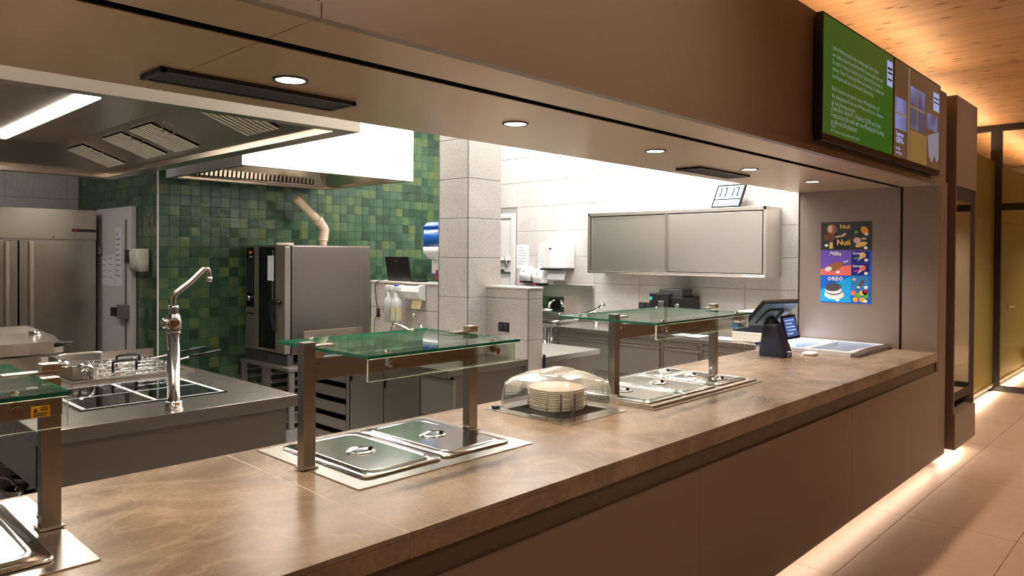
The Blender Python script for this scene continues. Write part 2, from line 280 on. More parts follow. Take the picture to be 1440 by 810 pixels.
# ---------------------------------------------------------------- mesh helpers
class B:
    def __init__(s): s.b = bmesh.new(); s.mi = 0
    def _m(s, faces):
        for f in faces: f.material_index = s.mi
    def box(s, x0, x1, y0, y1, z0, z1, bev=0.0, rot=None, piv=None):
        c = Vector(((x0 + x1) / 2, (y0 + y1) / 2, (z0 + z1) / 2))
        r = bmesh.ops.create_cube(s.b, size=1.0, matrix=Matrix.Translation(c) @ Matrix.Diagonal((abs(x1 - x0), abs(y1 - y0), abs(z1 - z0), 1)))
        vs = r['verts']; es = list({e for v in vs for e in v.link_edges}); fs = list({f for v in vs for f in v.link_faces}); s._m(fs)
        if bev:
            q = bmesh.ops.bevel(s.b, geom=es, offset=bev, segments=2, affect='EDGES', profile=.6); s._m(q['faces'])
            vs = list({v for f in q['faces'] for v in f.verts} | {v for v in vs if v.is_valid})
        if rot is not None:
            p = Vector(piv) if piv is not None else c
            bmesh.ops.rotate(s.b, verts=[v for v in vs if v.is_valid], cent=p, matrix=rot)
        return s
    def cyl(s, p0, p1, r, r1=None, seg=20, cap=True):
        p0 = Vector(p0); p1 = Vector(p1); d = p1 - p0
        if d.length < 1e-6: return s
        q = d.to_track_quat('Z', 'Y').to_matrix().to_4x4(); q.translation = (p0 + p1) / 2
        g = bmesh.ops.create_cone(s.b, cap_ends=cap, segments=seg, radius1=r, radius2=r if r1 is None else r1, depth=d.length, matrix=q)
        fs = list({f for v in g['verts'] for f in v.link_faces}); s._m(fs)
        for f in fs:
            if len(f.verts) == 4: f.smooth = True
        return s
    def sph(s, c, r, sc=(1, 1, 1), seg=14):
        g = bmesh.ops.create_uvsphere(s.b, u_segments=seg, v_segments=max(6, seg // 2), radius=r, matrix=Matrix.Translation(Vector(c)) @ Matrix.Diagonal((*sc, 1)))
        for f in {f for v in g['verts'] for f in v.link_faces}: f.smooth = True; f.material_index = s.mi
        return s
    def tube(s, pts, r, seg=12, smooth=4):
        pts = [Vector(p) for p in pts]
        if len(pts) > 2 and smooth:
            out = []
            n = len(pts)
            for i in range(n - 1):
                p0 = pts[max(i - 1, 0)]; p1 = pts[i]; p2 = pts[i + 1]; p3 = pts[min(i + 2, n - 1)]
                for k in range(smooth):
                    t = k / smooth
                    out.append(.5 * ((2 * p1) + (-p0 + p2) * t + (2 * p0 - 5 * p1 + 4 * p2 - p3) * t * t + (-p0 + 3 * p1 - 3 * p2 + p3) * t ** 3))
            out.append(pts[-1]); pts = out
        rings = []; nrm = None
        for i, p in enumerate(pts):
            d = (pts[min(i + 1, len(pts) - 1)] - pts[max(i - 1, 0)]).normalized()
            if nrm is None:
                a = Vector((0, 0, 1)) if abs(d.z) < .9 else Vector((1, 0, 0)); nrm = d.cross(a).normalized()
            else: nrm = (nrm - d * nrm.dot(d)).normalized()
            bn = d.cross(nrm); rr = r[i] if isinstance(r, (list, tuple)) and len(r) == len(pts) else (r if not isinstance(r, (list, tuple)) else r[0])
            rings.append([s.b.verts.new(p + nrm * rr * math.cos(2 * PI * k / seg) + bn * rr * math.sin(2 * PI * k / seg)) for k in range(seg)])
        for a, c in zip(rings, rings[1:]):
            for k in range(seg):
                f = s.b.faces.new((a[k], a[(k + 1) % seg], c[(k + 1) % seg], c[k])); f.smooth = True; f.material_index = s.mi
        for q in (rings[0], rings[-1]):
            f = s.b.faces.new(q); f.material_index = s.mi
        return s
    def loft(s, rings, cap0=True, cap1=True, close=True, smooth=False):
        rs = [[s.b.verts.new(p) for p in r] for r in rings]; n = len(rs[0])
        for a, c in zip(rs, rs[1:]):
            for k in range(n if close else n - 1):
                f = s.b.faces.new((a[k], a[(k + 1) % n], c[(k + 1) % n], c[k])); f.smooth = smooth; f.material_index = s.mi
        if cap0: f = s.b.faces.new(rs[0]); f.material_index = s.mi
        if cap1: f = s.b.faces.new(rs[-1]); f.material_index = s.mi
        return s
    def lathe(s, prof, c, seg=28, smooth=True, cap0=True, cap1=True):
        c = Vector(c)
        return s.loft([[c + Vector((r * math.cos(2 * PI * k / seg), r * math.sin(2 * PI * k / seg), z)) for k in range(seg)] for r, z in prof], cap0, cap1, True, smooth)
    def poly(s, pts, ext=None):
        """flat polygon, extruded by the vector ext"""
        a = [s.b.verts.new(p) for p in pts]
        f = s.b.faces.new(a); f.material_index = s.mi
        if ext is not None:
            e = Vector(ext); c = [s.b.verts.new(Vector(p) + e) for p in pts]; n = len(a)
            f = s.b.faces.new(c[::-1]); f.material_index = s.mi
            for k in range(n):
                f = s.b.faces.new((a[k], a[(k + 1) % n], c[(k + 1) % n], c[k])); f.material_index = s.mi
        return s
def rr(cx, cy, hw, hd, r, z, n=5):
    """rounded rectangle ring in plan"""
    out = []
    for sx, sy, a0 in ((1, 1, 0), (-1, 1, PI / 2), (-1, -1, PI), (1, -1, 1.5 * PI)):
        for k in range(n + 1):
            a = a0 + PI / 2 * k / n
            out.append(Vector((cx + sx * (hw - r) + r * math.cos(a), cy + sy * (hd - r) + r * math.sin(a), z)))
    return out
def wpos(o):
    return o['wp'] if 'wp' in o else (0, 0, 0)
def obj(name, b, mats, parent=None, label=None, cat=None, group=None, kind=None):
    bmesh.ops.recalc_face_normals(b.b, faces=b.b.faces)
    me = bpy.data.meshes.new(name); b.b.to_mesh(me); b.b.free()
    for m in (mats if isinstance(mats, (list, tuple)) else [mats]): me.materials.append(M[m] if isinstance(m, str) else m)
    o = bpy.data.objects.new(name, me); COL.objects.link(o)
    if parent is not None: setp(o, parent)
    if parent is None and kind is None and label: recentre(o)
    tag(o, label, cat, group, kind); return o
BASE = {}
def recentre(o):
    """put the origin of a single-mesh thing at its base"""
    me = o.data; xs = [v.co for v in me.vertices]
    lo = Vector((min(v.x for v in xs), min(v.y for v in xs), min(v.z for v in xs))); hi = Vector((max(v.x for v in xs), max(v.y for v in xs), 0))
    c = Vector(((lo.x + hi.x) / 2, (lo.y + hi.y) / 2, lo.z)); me.transform(Matrix.Translation(-c)); o.location = c; BASE[o.name] = c
def setp(o, parent):
    o.parent = parent
    o.matrix_parent_inverse = Matrix.Translation(-BASE.get(parent.name, Vector((0, 0, 0))))
def tag(o, label=None, cat=None, group=None, kind=None):
    if label: o['label'] = label
    if cat: o['category'] = cat
    if group: o['group'] = group
    if kind: o['kind'] = kind
    return o
def thing(name, label, cat, loc, group=None):
    o = bpy.data.objects.new(name, None); COL.objects.link(o); o.location = loc; o.empty_display_size = .1
    BASE[o.name] = Vector(loc); return tag(o, label, cat, group)
def struct(name, b, m, parent=None): return obj(name, b, m, parent, kind=None if parent is not None else 'structure')
def copy_tree(o, parent=None):
    c = o.copy(); COL.objects.link(c)
    if parent is not None:
        inv = o.matrix_parent_inverse.copy(); c.parent = parent; c.matrix_parent_inverse = inv
    for ch in [x for x in bpy.data.objects if x.parent == o]: copy_tree(ch, c)
    return c
def moved(o, dx, dy, dz, label=None, group=None):
    c = copy_tree(o); c.location = o.location + Vector((dx, dy, dz)); BASE[c.name] = c.location.copy()
    if label: c['label'] = label
    if group: c['group'] = group
    return c
def text(s, size, mat, parent, face, x, y, z, align='LEFT', name='lettering', bold=0.0, sx=1.0, shear=0.0):
    cu = bpy.data.curves.new('t', 'FONT'); cu.body = s; cu.size = size; cu.align_x = align; cu.extrude = 0.0004; cu.resolution_u = 1; cu.offset = bold; cu.shear = shear
    cu.space_line = 1.0
    t = bpy.data.objects.new('t', cu); COL.objects.link(t); bpy.context.view_layer.update()
    me = bpy.data.meshes.new_from_object(t.evaluated_get(bpy.context.evaluated_depsgraph_get())); bpy.data.objects.remove(t); bpy.data.curves.remove(cu)
    me.transform(Matrix.Diagonal((sx, 1, 1, 1)))
    rz = {'-y': 0, '-x': -PI / 2}[face]
    me.transform(Matrix.Translation((x, y, z)) @ Matrix.Rotation(rz, 4, 'Z') @ Matrix.Rotation(PI / 2, 4, 'X'))
    me.materials.clear(); me.materials.append(M[mat] if isinstance(mat, str) else mat)
    o = bpy.data.objects.new(name, me); COL.objects.link(o); setp(o, parent); return o

def tile_field(parent, axis, c, out, u0, u1, z0, z1, du, dz, mat, name='tile', gap=.003, th=.006, jit=0.0, uoff=0, zoff=0, limit=300, skip=None, key=None):
    """Tiles as separate parts on a wall face. axis 'x': wall plane x=c, u runs in y; 'y': plane y=c, u runs in x. out = -1/+1 side of the face."""
    cells = []
    ku = math.floor((u0 - uoff) / du)
    while uoff + ku * du < u1 - .01:
        a = max(u0, uoff + ku * du); b_ = min(u1, uoff + (ku + 1) * du); kz = math.floor((z0 - zoff) / dz)
        while zoff + kz * dz < z1 - .01:
            p = max(z0, zoff + kz * dz); q = min(z1, zoff + (kz + 1) * dz)
            if b_ - a > .015 and q - p > .015 and not (skip and skip((a + b_) / 2, (p + q) / 2)): cells.append((a + gap / 2, b_ - gap / 2, p + gap / 2, q - gap / 2))
            kz += 1
        ku += 1
    if key: cells.sort(key=key)
    cache = {}
    def mesh_for(wu, wz):
        k = (round(wu, 3), round(wz, 3))
        if k not in cache:
            b = B(); ch = min(.0025, wu / 6)
            # slab with a chamfered front
            def ring(d, s_): return [Vector((d, -wu / 2 + s_, -wz / 2 + s_)), Vector((d, wu / 2 - s_, -wz / 2 + s_)), Vector((d, wu / 2 - s_, wz / 2 - s_)), Vector((d, -wu / 2 + s_, wz / 2 - s_))]
            b.loft([ring(0, 0), ring(th - ch, 0), ring(th, ch)])
            bmesh.ops.recalc_face_normals(b.b, faces=b.b.faces)
            me = bpy.data.meshes.new(name); b.b.to_mesh(me); b.b.free(); me.materials.append(M[mat]); cache[k] = me
        return cache[k]
    rotz = (0 if out > 0 else PI) if axis == 'x' else (PI / 2 if out > 0 else -PI / 2)
    rest = []
    for i, (a, b_, p, q) in enumerate(cells):
        me = mesh_for(b_ - a, q - p); u = (a + b_) / 2; z = (p + q) / 2
        loc = Vector((c, u, z)) if axis == 'x' else Vector((u, c, z))
        R = Matrix.Rotation(rotz, 4, 'Z') @ Matrix.Rotation(random.gauss(0, jit), 4, 'Y') @ Matrix.Rotation(random.gauss(0, jit), 4, 'Z')
        mw = Matrix.Translation(loc) @ R
        if i < limit:
            o = bpy.data.objects.new(name, me); COL.objects.link(o); o.parent = parent; o.matrix_local = mw
        else: rest.append((me, mw))
    if rest:
        bm = bmesh.new()
        for me, mw in rest:
            t = me.copy(); t.transform(mw); bm.from_mesh(t); bpy.data.meshes.remove(t)
        me = bpy.data.meshes.new(name + '_field'); bm.to_mesh(me); bm.free(); me.materials.append(M[mat])
        o = bpy.data.objects.new(name + '_field', me); COL.objects.link(o); o.parent = parent; o['kind'] = 'stuff'

# ================================================================= STRUCTURE
# floors: guest side sandstone slabs, kitchen quarry floor
fl = struct('floor', B().box(-4, 16, -5, 2.1, -.06, -.008).box(-4, 16, 2.1, 10, -.06, -.008), 'grout')
slab_cache = {}
for i in range(-7, 11):
    for j in range(-11, 1):
        x0 = 3.88 + 1.2 * i; y0 = .79 + .6 * j; x1 = x0 + 1.2; y1 = y0 + .6
        if j == 0: y1 = y0 + .6
        x0 = max(x0, -4); x1 = min(x1, 16); y0 = max(y0, -5)
        if x1 - x0 < .05 or y1 - y0 < .05: continue
        k = (round(x1 - x0, 3), round(y1 - y0, 3))
        if k not in slab_cache:
            b = B(); b.box(-k[0] / 2 + .002, k[0] / 2 - .002, -k[1] / 2 + .002, k[1] / 2 - .002, -.008, 0)
            me = bpy.data.meshes.new('floor_tile'); b.b.to_mesh(me); b.b.free(); me.materials.append(M['floor_tile']); slab_cache[k] = me
        o = bpy.data.objects.new('floor_tile', slab_cache[k]); COL.objects.link(o); o.parent = fl; o.location = ((x0 + x1) / 2, (y0 + y1) / 2, 0)
for i in range(-7, 11):   # last row runs under the counter and along the corridor wall
    x0 = max(-4, 3.88 + 1.2 * i); x1 = min(16, 3.88 + 1.2 * (i + 1))
    if x1 - x0 < .05: continue
    obj('floor_tile', B().box(x0 + .002, x1 - .002, 1.392, 1.93, -.008, 0), 'floor_tile', fl)
obj('kitchen_floor', B().box(-2.5, 6.62, 2.1, 9.6, -.008, 0), 'kfloor', fl)

ce = struct('ceiling', B().box(-4, 6.70, -5, 2.42, 3.28, 3.36).box(6.70, 16, -5, 6, 3.28, 3.36), 'clt')
kc = struct('ceiling_kitchen', B().box(-2.5, 6.62, 2.42, 9.6, 3.6, 3.65), 'plaster')
for i, (x0, x1, y0, y1) in enumerate(((5.6, 5.9, 2.85, 4.35), (5.6, 5.9, 4.95, 6.45), (2.8, 4.0, 4.45, 4.75), (2.8, 4.0, 2.85, 3.15), (.2, 1.4, 2.8, 3.1))):
    t = obj('ceiling_light', B().box(x0 - .03, x1 + .03, y0 - .03, y1 + .03, 3.585, 3.6), 'white')
    tag(t, 'flat white kitchen ceiling light panel, ' + ('near the steel wall cupboard', 'near the paper towel dispenser', 'over the sink bench', 'over the aisle by the glass canopies', 'over the aisle at the cooking island')[i], 'ceiling light', 'kitchen ceiling lights')

# green tiled back wall + return wall
wb = struct('wall_back', B().box(2.715, 6.62, 7.21, 7.35, 0, 3.6), 'ggrout')
tile_field(wb, 'y', 7.21, -1, 2.715, 6.6, .0, 3.59, .1, .1, 'zellige', jit=.012, limit=300, th=.003, gap=.002, uoff=.015,
           key=lambda c: abs((c[0] + c[1]) / 2 - 2.7) * .6 + (0 if .9 < c[2] < 2.4 else 9))
wl = struct('wall_left', B().box(2.715, 2.86, 7.35, 9.54, 0, 3.6), 'ggrout')
dz0 = lambda u, z: (7.72 < u < 8.85 and z < 2.11)
tile_field(wl, 'x', 2.715, -1, 7.21, 9.54, .0, 3.59, .1, .1, 'zellige', jit=.012, limit=300, th=.003, gap=.002, uoff=.01, skip=dz0,
           key=lambda c: (c[0] + c[1]) / 2 + (0 if .9 < c[2] < 2.4 else 9))
struct('trim_1', B().box(2.698, 2.712, 7.196, 7.210, 0, 3.6, .003), 'doorwhite')
wr = struct('wall_rear', B().box(-2.5, 2.86, 9.55, 9.7, 0, 3.6), 'grout')
tile_field(wr, 'y', 9.55, -1, -2.5, 2.70, .0, 3.59, .6, .3, 'grey_tile', th=.008, uoff=.18, zoff=.15)
# right end wall, grey tiles
we = struct('wall_right', B().box(6.62, 6.76, 2.3, 7.3, 0, 3.6), 'grout')
tile_field(we, 'x', 6.62, -1, 2.3, 7.2, .0, 3.59, .6, .3, 'grey_tile', th=.008, uoff=.22, zoff=.13, gap=.003, skip=lambda u, z: (6.18 < u < 7.0 and z < 2.12))
# pillar, divider wall and low wall
pl_ = struct('pillar', B().box(3.66, 3.99, 3.934, 4.24, 0, 3.6), 'grout')
tile_field(pl_, 'x', 3.66, -1, 3.928, 4.25, 0, 3.59, .6, .293, 'grey_tile', th=.008, uoff=3.928, zoff=.152)
tile_field(pl_, 'y', 3.934, -1, 3.652, 3.998, 0, 3.59, .6, .293, 'grey_tile', th=.008, uoff=3.652, zoff=.152)
obj('corner_trim', B().box(3.649, 3.655, 3.923, 3.929, 0, 3.59), 'greyrail', pl_)
obj('corner_trim', B().box(3.649, 3.655, 4.246, 4.252, 0, 3.59), 'greyrail', pl_)
dv = struct('divider_wall', B().box(3.85, 3.992, 3.508, 3.926, 0, 1.395), 'grout')
tile_field(dv, 'x', 3.85, -1, 3.50, 3.93, 0, 1.395, .6, .293, 'grey_tile', th=.008, uoff=3.50, zoff=.152)
tile_field(dv, 'y', 3.508, -1, 3.842, 4.0, 0, 1.395, .3, .293, 'grey_tile', th=.008, uoff=3.842, zoff=.152)
obj('corner_trim', B().box(3.839, 3.845, 3.497, 3.503, 0, 1.40), 'greyrail', dv)
obj('wall_cap', B().box(3.838, 4.004, 3.496, 3.926, 1.395, 1.41, .003), 'cream', dv)
lw = struct('low_wall', B().box(3.66, 3.85, 4.252, 5.12, 0, 1.405), 'grout')
tile_field(lw, 'x', 3.66, -1, 4.255, 5.12, .0, 1.405, .6, .293, 'grey_tile', th=.008, uoff=4.255, zoff=.03)
obj('wall_cap', B().box(3.645, 3.86, 4.253, 5.125, 1.405, 1.42, .003), 'cream', lw)
# unseen shell
struct('wall_kitchen_left', B().box(-2.6, -2.5, 2.4, 9.6, 0, 3.6), 'plaster')
struct('wall_front', B().box(-4, 16, -5.1, -5, 0, 3.3), 'oak')
struct('wall_hall_left', B().box(-4.1, -4, -5, 6, 0, 3.3), 'oak')
struct('wall_far', B().box(16, 16.1, -5, 6, 0, 3.3), 'cream')
struct('wall_loft', B().box(6.76, 16, 6, 6.1, 2.1, 3.36), 'oak')

# corridor: olive wall, skirting, glazed wall with door
wc = struct('wall_corridor', B().box(7.3, 10.66, 1.95, 2.1, .06, 2.83).box(10.72, 16, 1.95, 2.1, .06, 2.83), 'olive')
for x0, x1 in ((7.3, 9.0), (9.004, 10.66), (10.74, 12.6), (12.604, 14.4), (14.404, 16)):
    obj('wall_panel', B().box(x0, x1, 1.938, 1.95, .09, 2.10), 'olive', wc); obj('wall_panel', B().box(x0, x1, 1.938, 1.95, 2.104, 2.83), 'olive', wc)
struct('baseboard_corridor', B().box(7.3, 10.66, 1.925, 1.95, .062, .088).box(10.74, 16, 1.925, 1.95, .062, .088), 'olivetrim')
wg = struct('window_1', B().box(10.66, 10.72, -5, 6, 3.20, 3.28), 'navyframe')
for n, a in (('mullion', (1.87, 1.985, 0, 3.2)), ('transom', (-5, 1.87, 2.225, 2.31)), ('bottom_rail', (-5, 1.87, 0, .065)), ('mullion', (.35, .42, .065, 2.225)), ('mullion', (-1.2, -1.1, 0, 3.2))):
    obj(n, B().box(10.655, 10.725, *a), 'navyframe', wg)
obj('glass_pane', B().box(10.685, 10.695, .42, 1.87, .065, 2.225), 'doorglass', wg)
obj('glass_pane', B().box(10.685, 10.695, -1.1, .35, .065, 2.225), 'doorglass', wg)
obj('glass_pane', B().box(10.685, 10.695, -1.1, 1.87, 2.31, 3.2), 'doorglass', wg)
obj('glass_pane', B().box(10.685, 10.695, 1.985, 5.9, 2.84, 3.2), 'doorglass', wg)
obj('door_handle', B().tube([(10.64, 1.79, 1.05), (10.61, 1.79, 1.05), (10.61, 1.70, 1.05)], .007, smooth=0).box(10.665, 10.685, 1.783, 1.797, .99, 1.12), 'steel', wg)
bx_ = obj('bench', B().box(12.6, 13.9, 1.45, 1.9, .12, .36, .01).box(12.7, 12.8, 1.5, 1.85, 0, .12).box(13.7, 13.8, 1.5, 1.85, 0, .12), 'cream', None, 'low pale bench by the olive wall beyond the glass', 'bench')
led = obj('light_strip', B().box(7.35, 10.6, 1.93, 1.948, .052, .060).box(10.8, 15.9, 1.93, 1.948, .052, .060), 'lamp_led', None, 'warm light strip along the foot of the olive corridor wall', 'light strip')

# ================================================================= BULKHEAD over the counter
XP = [-2.5, -.83, .925, 2.68, 4.435, 6.30]
bk = struct('bulkhead', B().box(-2.5, 6.48, 1.53, 2.42, 2.205, 2.35).box(-2.5, 6.48, 1.53, 1.56, 2.35, 2.90).box(-2.5, 6.62, 2.42, 2.5, 2.205, 3.6), 'recess')
for a, b_ in zip([-2.5, .925, 4.435], [.925, 4.435, 6.50]):
    obj('fascia_panel', B().box(a + .0015, b_ - .0015, 1.508, 1.53, 2.225, 2.922), 'taupe', bk)
    obj('edge_profile', B().box(a + .0015, b_ - .0015, 1.495, 1.53, 2.186, 2.2225), 'taupe', bk)
    obj('soffit_panel', B().box(a + .0015, min(b_, 6.25) - .0015, 1.53, 1.746, 2.189, 2.205), 'taupe_soffit', bk)
    obj('soffit_panel', B().box(a + .0015, min(b_, 6.25) - .0015, 1.797, 2.575, 2.189, 2.205), 'taupe_soffit', bk)
obj('rear_trim', B().box(-2.5, 6.25, 2.5, 2.575, 2.205, 3.59), 'plaster', bk)
obj('slot_shade_strip', B().box(-2.5, 6.25, 1.7465, 1.7965, 2.192, 2.206), 'dark', bk)  # near-flush black filler, the shade of the open slot put into its colour
obj('light_strip', B().box(-1.2, 7.1, 1.66, 1.72, 2.93, 2.945), 'lamp_led', None, 'warm light strip on top of the brown bulkhead, washing the wooden ceiling', 'light strip')
struct('bulkhead_top', B().box(-2.5, 6.5, 1.53, 2.42, 2.90, 2.925), 'recess')
struct('wall_upper', B().box(-2.5, 6.62, 2.40, 2.42, 2.93, 3.28), 'recess')

# partition at the counter's right end
pt = struct('partition', B().box(6.272, 6.48, 1.53, 2.55, .12, 2.35).box(6.3, 6.46, 1.75, 2.5, 0, .12), 'recess')
obj('partition_panel', B().box(6.25, 6.272, 1.762, 2.56, .55, 2.189), 'taupe', pt)
obj('partition_panel', B().box(6.25, 6.272, 1.53, 1.742, .55, 2.189), 'taupe', pt)
obj('partition_edge', B().box(6.25, 6.48, 2.55, 2.565, 0, 2.189), 'taupe', pt)
obj('front_leg', B().box(6.30, 6.495, 1.495, 1.53, .105, 2.186), 'taupe', pt)
obj('inner_return', B().box(6.25, 6.30, 1.497, 1.53, .77, 2.186), 'taupe', pt)
obj('partition_side', B().box(6.48, 6.495, 1.53, 2.42, .105, 2.9), 'taupe', pt)

# tall box with display niche right of it
cb = thing('tall_cabinet', 'tall brown cabinet with a recessed glass front right of the counter', 'cabinet', (6.92, 1.7, .12))
b = B()
b.box(6.585, 6.605, 1.456, 2.3, .12, 2.92).box(7.255, 7.275, 1.456, 2.3, .12, 2.92).box(6.605, 7.255, 1.456, 1.9, 2.21, 2.92).box(6.605, 7.255, 1.456, 1.9, .12, .40).box(6.605, 7.255, 1.9, 2.3, .12, 2.92)
obj('carcass', b, 'taupe', cb)
b = B().box(6.605, 6.625, 1.468, 1.53, .49, 2.21).box(7.15, 7.255, 1.468, 1.53, .49, 2.21).box(6.625, 7.15, 1.468, 1.53, .49, .56).box(6.625, 7.15, 1.468, 1.53, 2.10, 2.21)
fr = obj('inner_frame', b, 'recess', cb)
obj('glass_pane', B().box(6.625, 7.15, 1.470, 1.476, .56, 2.10), 'mirror', fr)
obj('back_panel', B().box(6.605, 7.255, 1.88, 1.9, .40, 2.21), 'oak', cb)
obj('shelf', B().box(6.605, 7.255, 1.6, 1.88, 1.93, 1.945), 'recess', cb)
obj('flap', B().box(6.585, 7.275, 1.444, 1.456, .12, .40), 'taupe', cb)
obj('light_strip', B().box(6.65, 7.2, 1.55, 1.57, .108, .118), 'lamp_led', None, 'short warm light strip under the tall brown cabinet', 'light strip')

# ================================================================= COUNTER
ct = thing('serving_counter', 'long serving counter with a brown stone-look top and taupe front panels', 'counter', (2, 2, 0))
SX = [-2.5, 1.19, 4.08, 6.25]
holes = []
SX[-1] = 6.249
for a, b_ in zip(SX, SX[1:]):
    q = B().box(a + .0012, b_ - .0012, 1.495, 2.54 + .0, .905, .92, .0015)
    obj('countertop_slab', q, 'counter', ct)
    obj('countertop_edge', B().box(a + .0012, b_ - .0012, 1.495, 1.507, .850, .9045), 'counter', ct)
for jx in (1.19, 4.08): obj('top_joint', B().box(jx - .0012, jx + .0012, 1.4965, 2.538, .856, .9195), 'cream', ct)
obj('recess_strip', B().box(-2.5, 6.25, 1.508, 1.53, .765, .85), 'groove', ct)  # strip in a darker brown than the front panels
obj('top_underside', B().box(-2.5, 6.25, 1.507, 2.54, .85, .89), 'recess', ct)
for a, b_ in zip([-2.5, -.83, .925, 2.68, 4.435], [-.83, .925, 2.68, 4.435, 6.298]):
    obj('front_panel', B().box(a + .001, b_ - .001, 1.495, 1.515, .108, .770), 'taupe', ct)
obj('carcass', B().box(-2.5, 5.3, 1.60, 2.50, .10, .85).box(-2.5, 6.245, 1.515, 1.60, .115, .765), 'steel_dark', ct)
obj('light_strip', B().box(-1.2, 6.4, 1.545, 1.565, .098, .108), 'lamp_led', None, 'warm light strip under the front panels of the serving counter', 'light strip')

# ---- GN lids
def gn_lid(cx, cy, hw, hd, z, label, group, small=False, glass=False):
    t = thing('pan_lid', label, 'lid', (cx, cy, z), group)
    r = .028 if small else .045; k = .6 if small else 1
    rings = [rr(cx, cy, hw, hd, r * .6, z), rr(cx, cy, hw, hd, r * .6, z + .005), rr(cx, cy, hw - .006, hd - .006, r * .6, z + .007), rr(cx, cy, hw - .022 * k, hd - .022 * k, r, z + .006),
             rr(cx, cy, hw - .028 * k, hd - .028 * k, r, z + .012), rr(cx, cy, hw - .036 * k, hd - .036 * k, r, z + .013), rr(cx, cy, hw - .046 * k, hd - .046 * k, r * .9, z + .0105)]
    obj('lid_plate', B().loft(rings, smooth=True), 'lid', t)
    R = .045 if small else .055
    b = B().lathe([(R, 0), (R, .002), (R * .93, .0045), (R * .8, .0045), (R * .55, .001), (R * .3, .0005)], (cx, cy, z + .0105))
    d = obj('dish', b, 'lid', t)
    b = B(); zz = z + .011
    b.loft([[Vector((cx - R * .95 + u * R * 1.9, cy + s_ * .009, zz + .002 + .010 * math.sin(PI * u) + h)) for (s_, h) in ((-1, 0), (1, 0), (1, .003), (-1, .003))] for u in [i / 8 for i in range(9)]])
    obj('handle', b, 'chrome', t)
    obj('handle_hole', B().box(cx - R * .8, cx - R * .35, cy - .010, cy + .010, zz + .0004, zz + .0016), 'black', t)
    return t
# hot plate units
def well(name, x0, x1, y0, y1, label, h=.004):
    t = thing(name, label, 'hot plate', ((x0 + x1) / 2, (y0 + y1) / 2, .92))
    obj('surround', B().box(x0, x1, y0, y1, .9202, .92 + h, .001), 'steel_top', t)
    b = B().box(x0 + .08, x1 - .08, y0 + .09, y1 - .09, .92 + h, .92 + h + .001)
    obj('well_opening', b, 'dark', t)
    return t
well('food_well', 1.29, 2.08, 1.866, 2.505, 'steel hot well with two covered pans, in the middle of the counter')
L2 = 'large steel lid in the middle well, '
gn_lid(1.523, 2.197, .165, .268, .926, L2 + 'left, nearer the front post', 'large pan lids in the middle well')
gn_lid(1.860, 2.197, .165, .268, .926, L2 + 'right, nearer the plate dome', 'large pan lids in the middle well')
t = well('food_well', 2.92, 4.05, 1.86, 2.495, 'steel hot well with five lids, on the counter near the till', .006)
obj('raised_rim', B().loft([rr(3.485, 2.178, .545, .295, .01, .926), rr(3.485, 2.178, .545, .295, .01, .936), rr(3.485, 2.178, .535, .285, .01, .938)]), 'steel_top', t)
gn_lid(3.115, 2.178, .163, .265, .9385, 'large steel lid nearest the plate dome, in the well near the till', 'lids in the well near the till')
gn_lid(3.445, 2.178, .163, .265, .9385, 'large ridged steel lid, second in the well near the till', 'lids in the well near the till')
for i, q in enumerate(('nearest the kitchen', 'in the middle of its row', 'nearest the guests')):
    gn_lid(3.80, 2.355 - .177 * i, .163, .086, .9385, 'small steel lid in the well near the till, ' + q, 'small lids in the well near the till', True)
t = well('food_well', -.22, .575, 1.87, 2.51, 'steel hot well at the left end of the counter, cut by the frame')
gn_lid(.335, 2.197, .165, .268, .926, 'large steel lid at the left end of the counter, cut by the frame', 'large pan lids in the left well')
gn_lid(-.005, 2.197, .165, .268, .926, 'large steel lid in the left well, outside the frame', 'large pan lids in the left well')

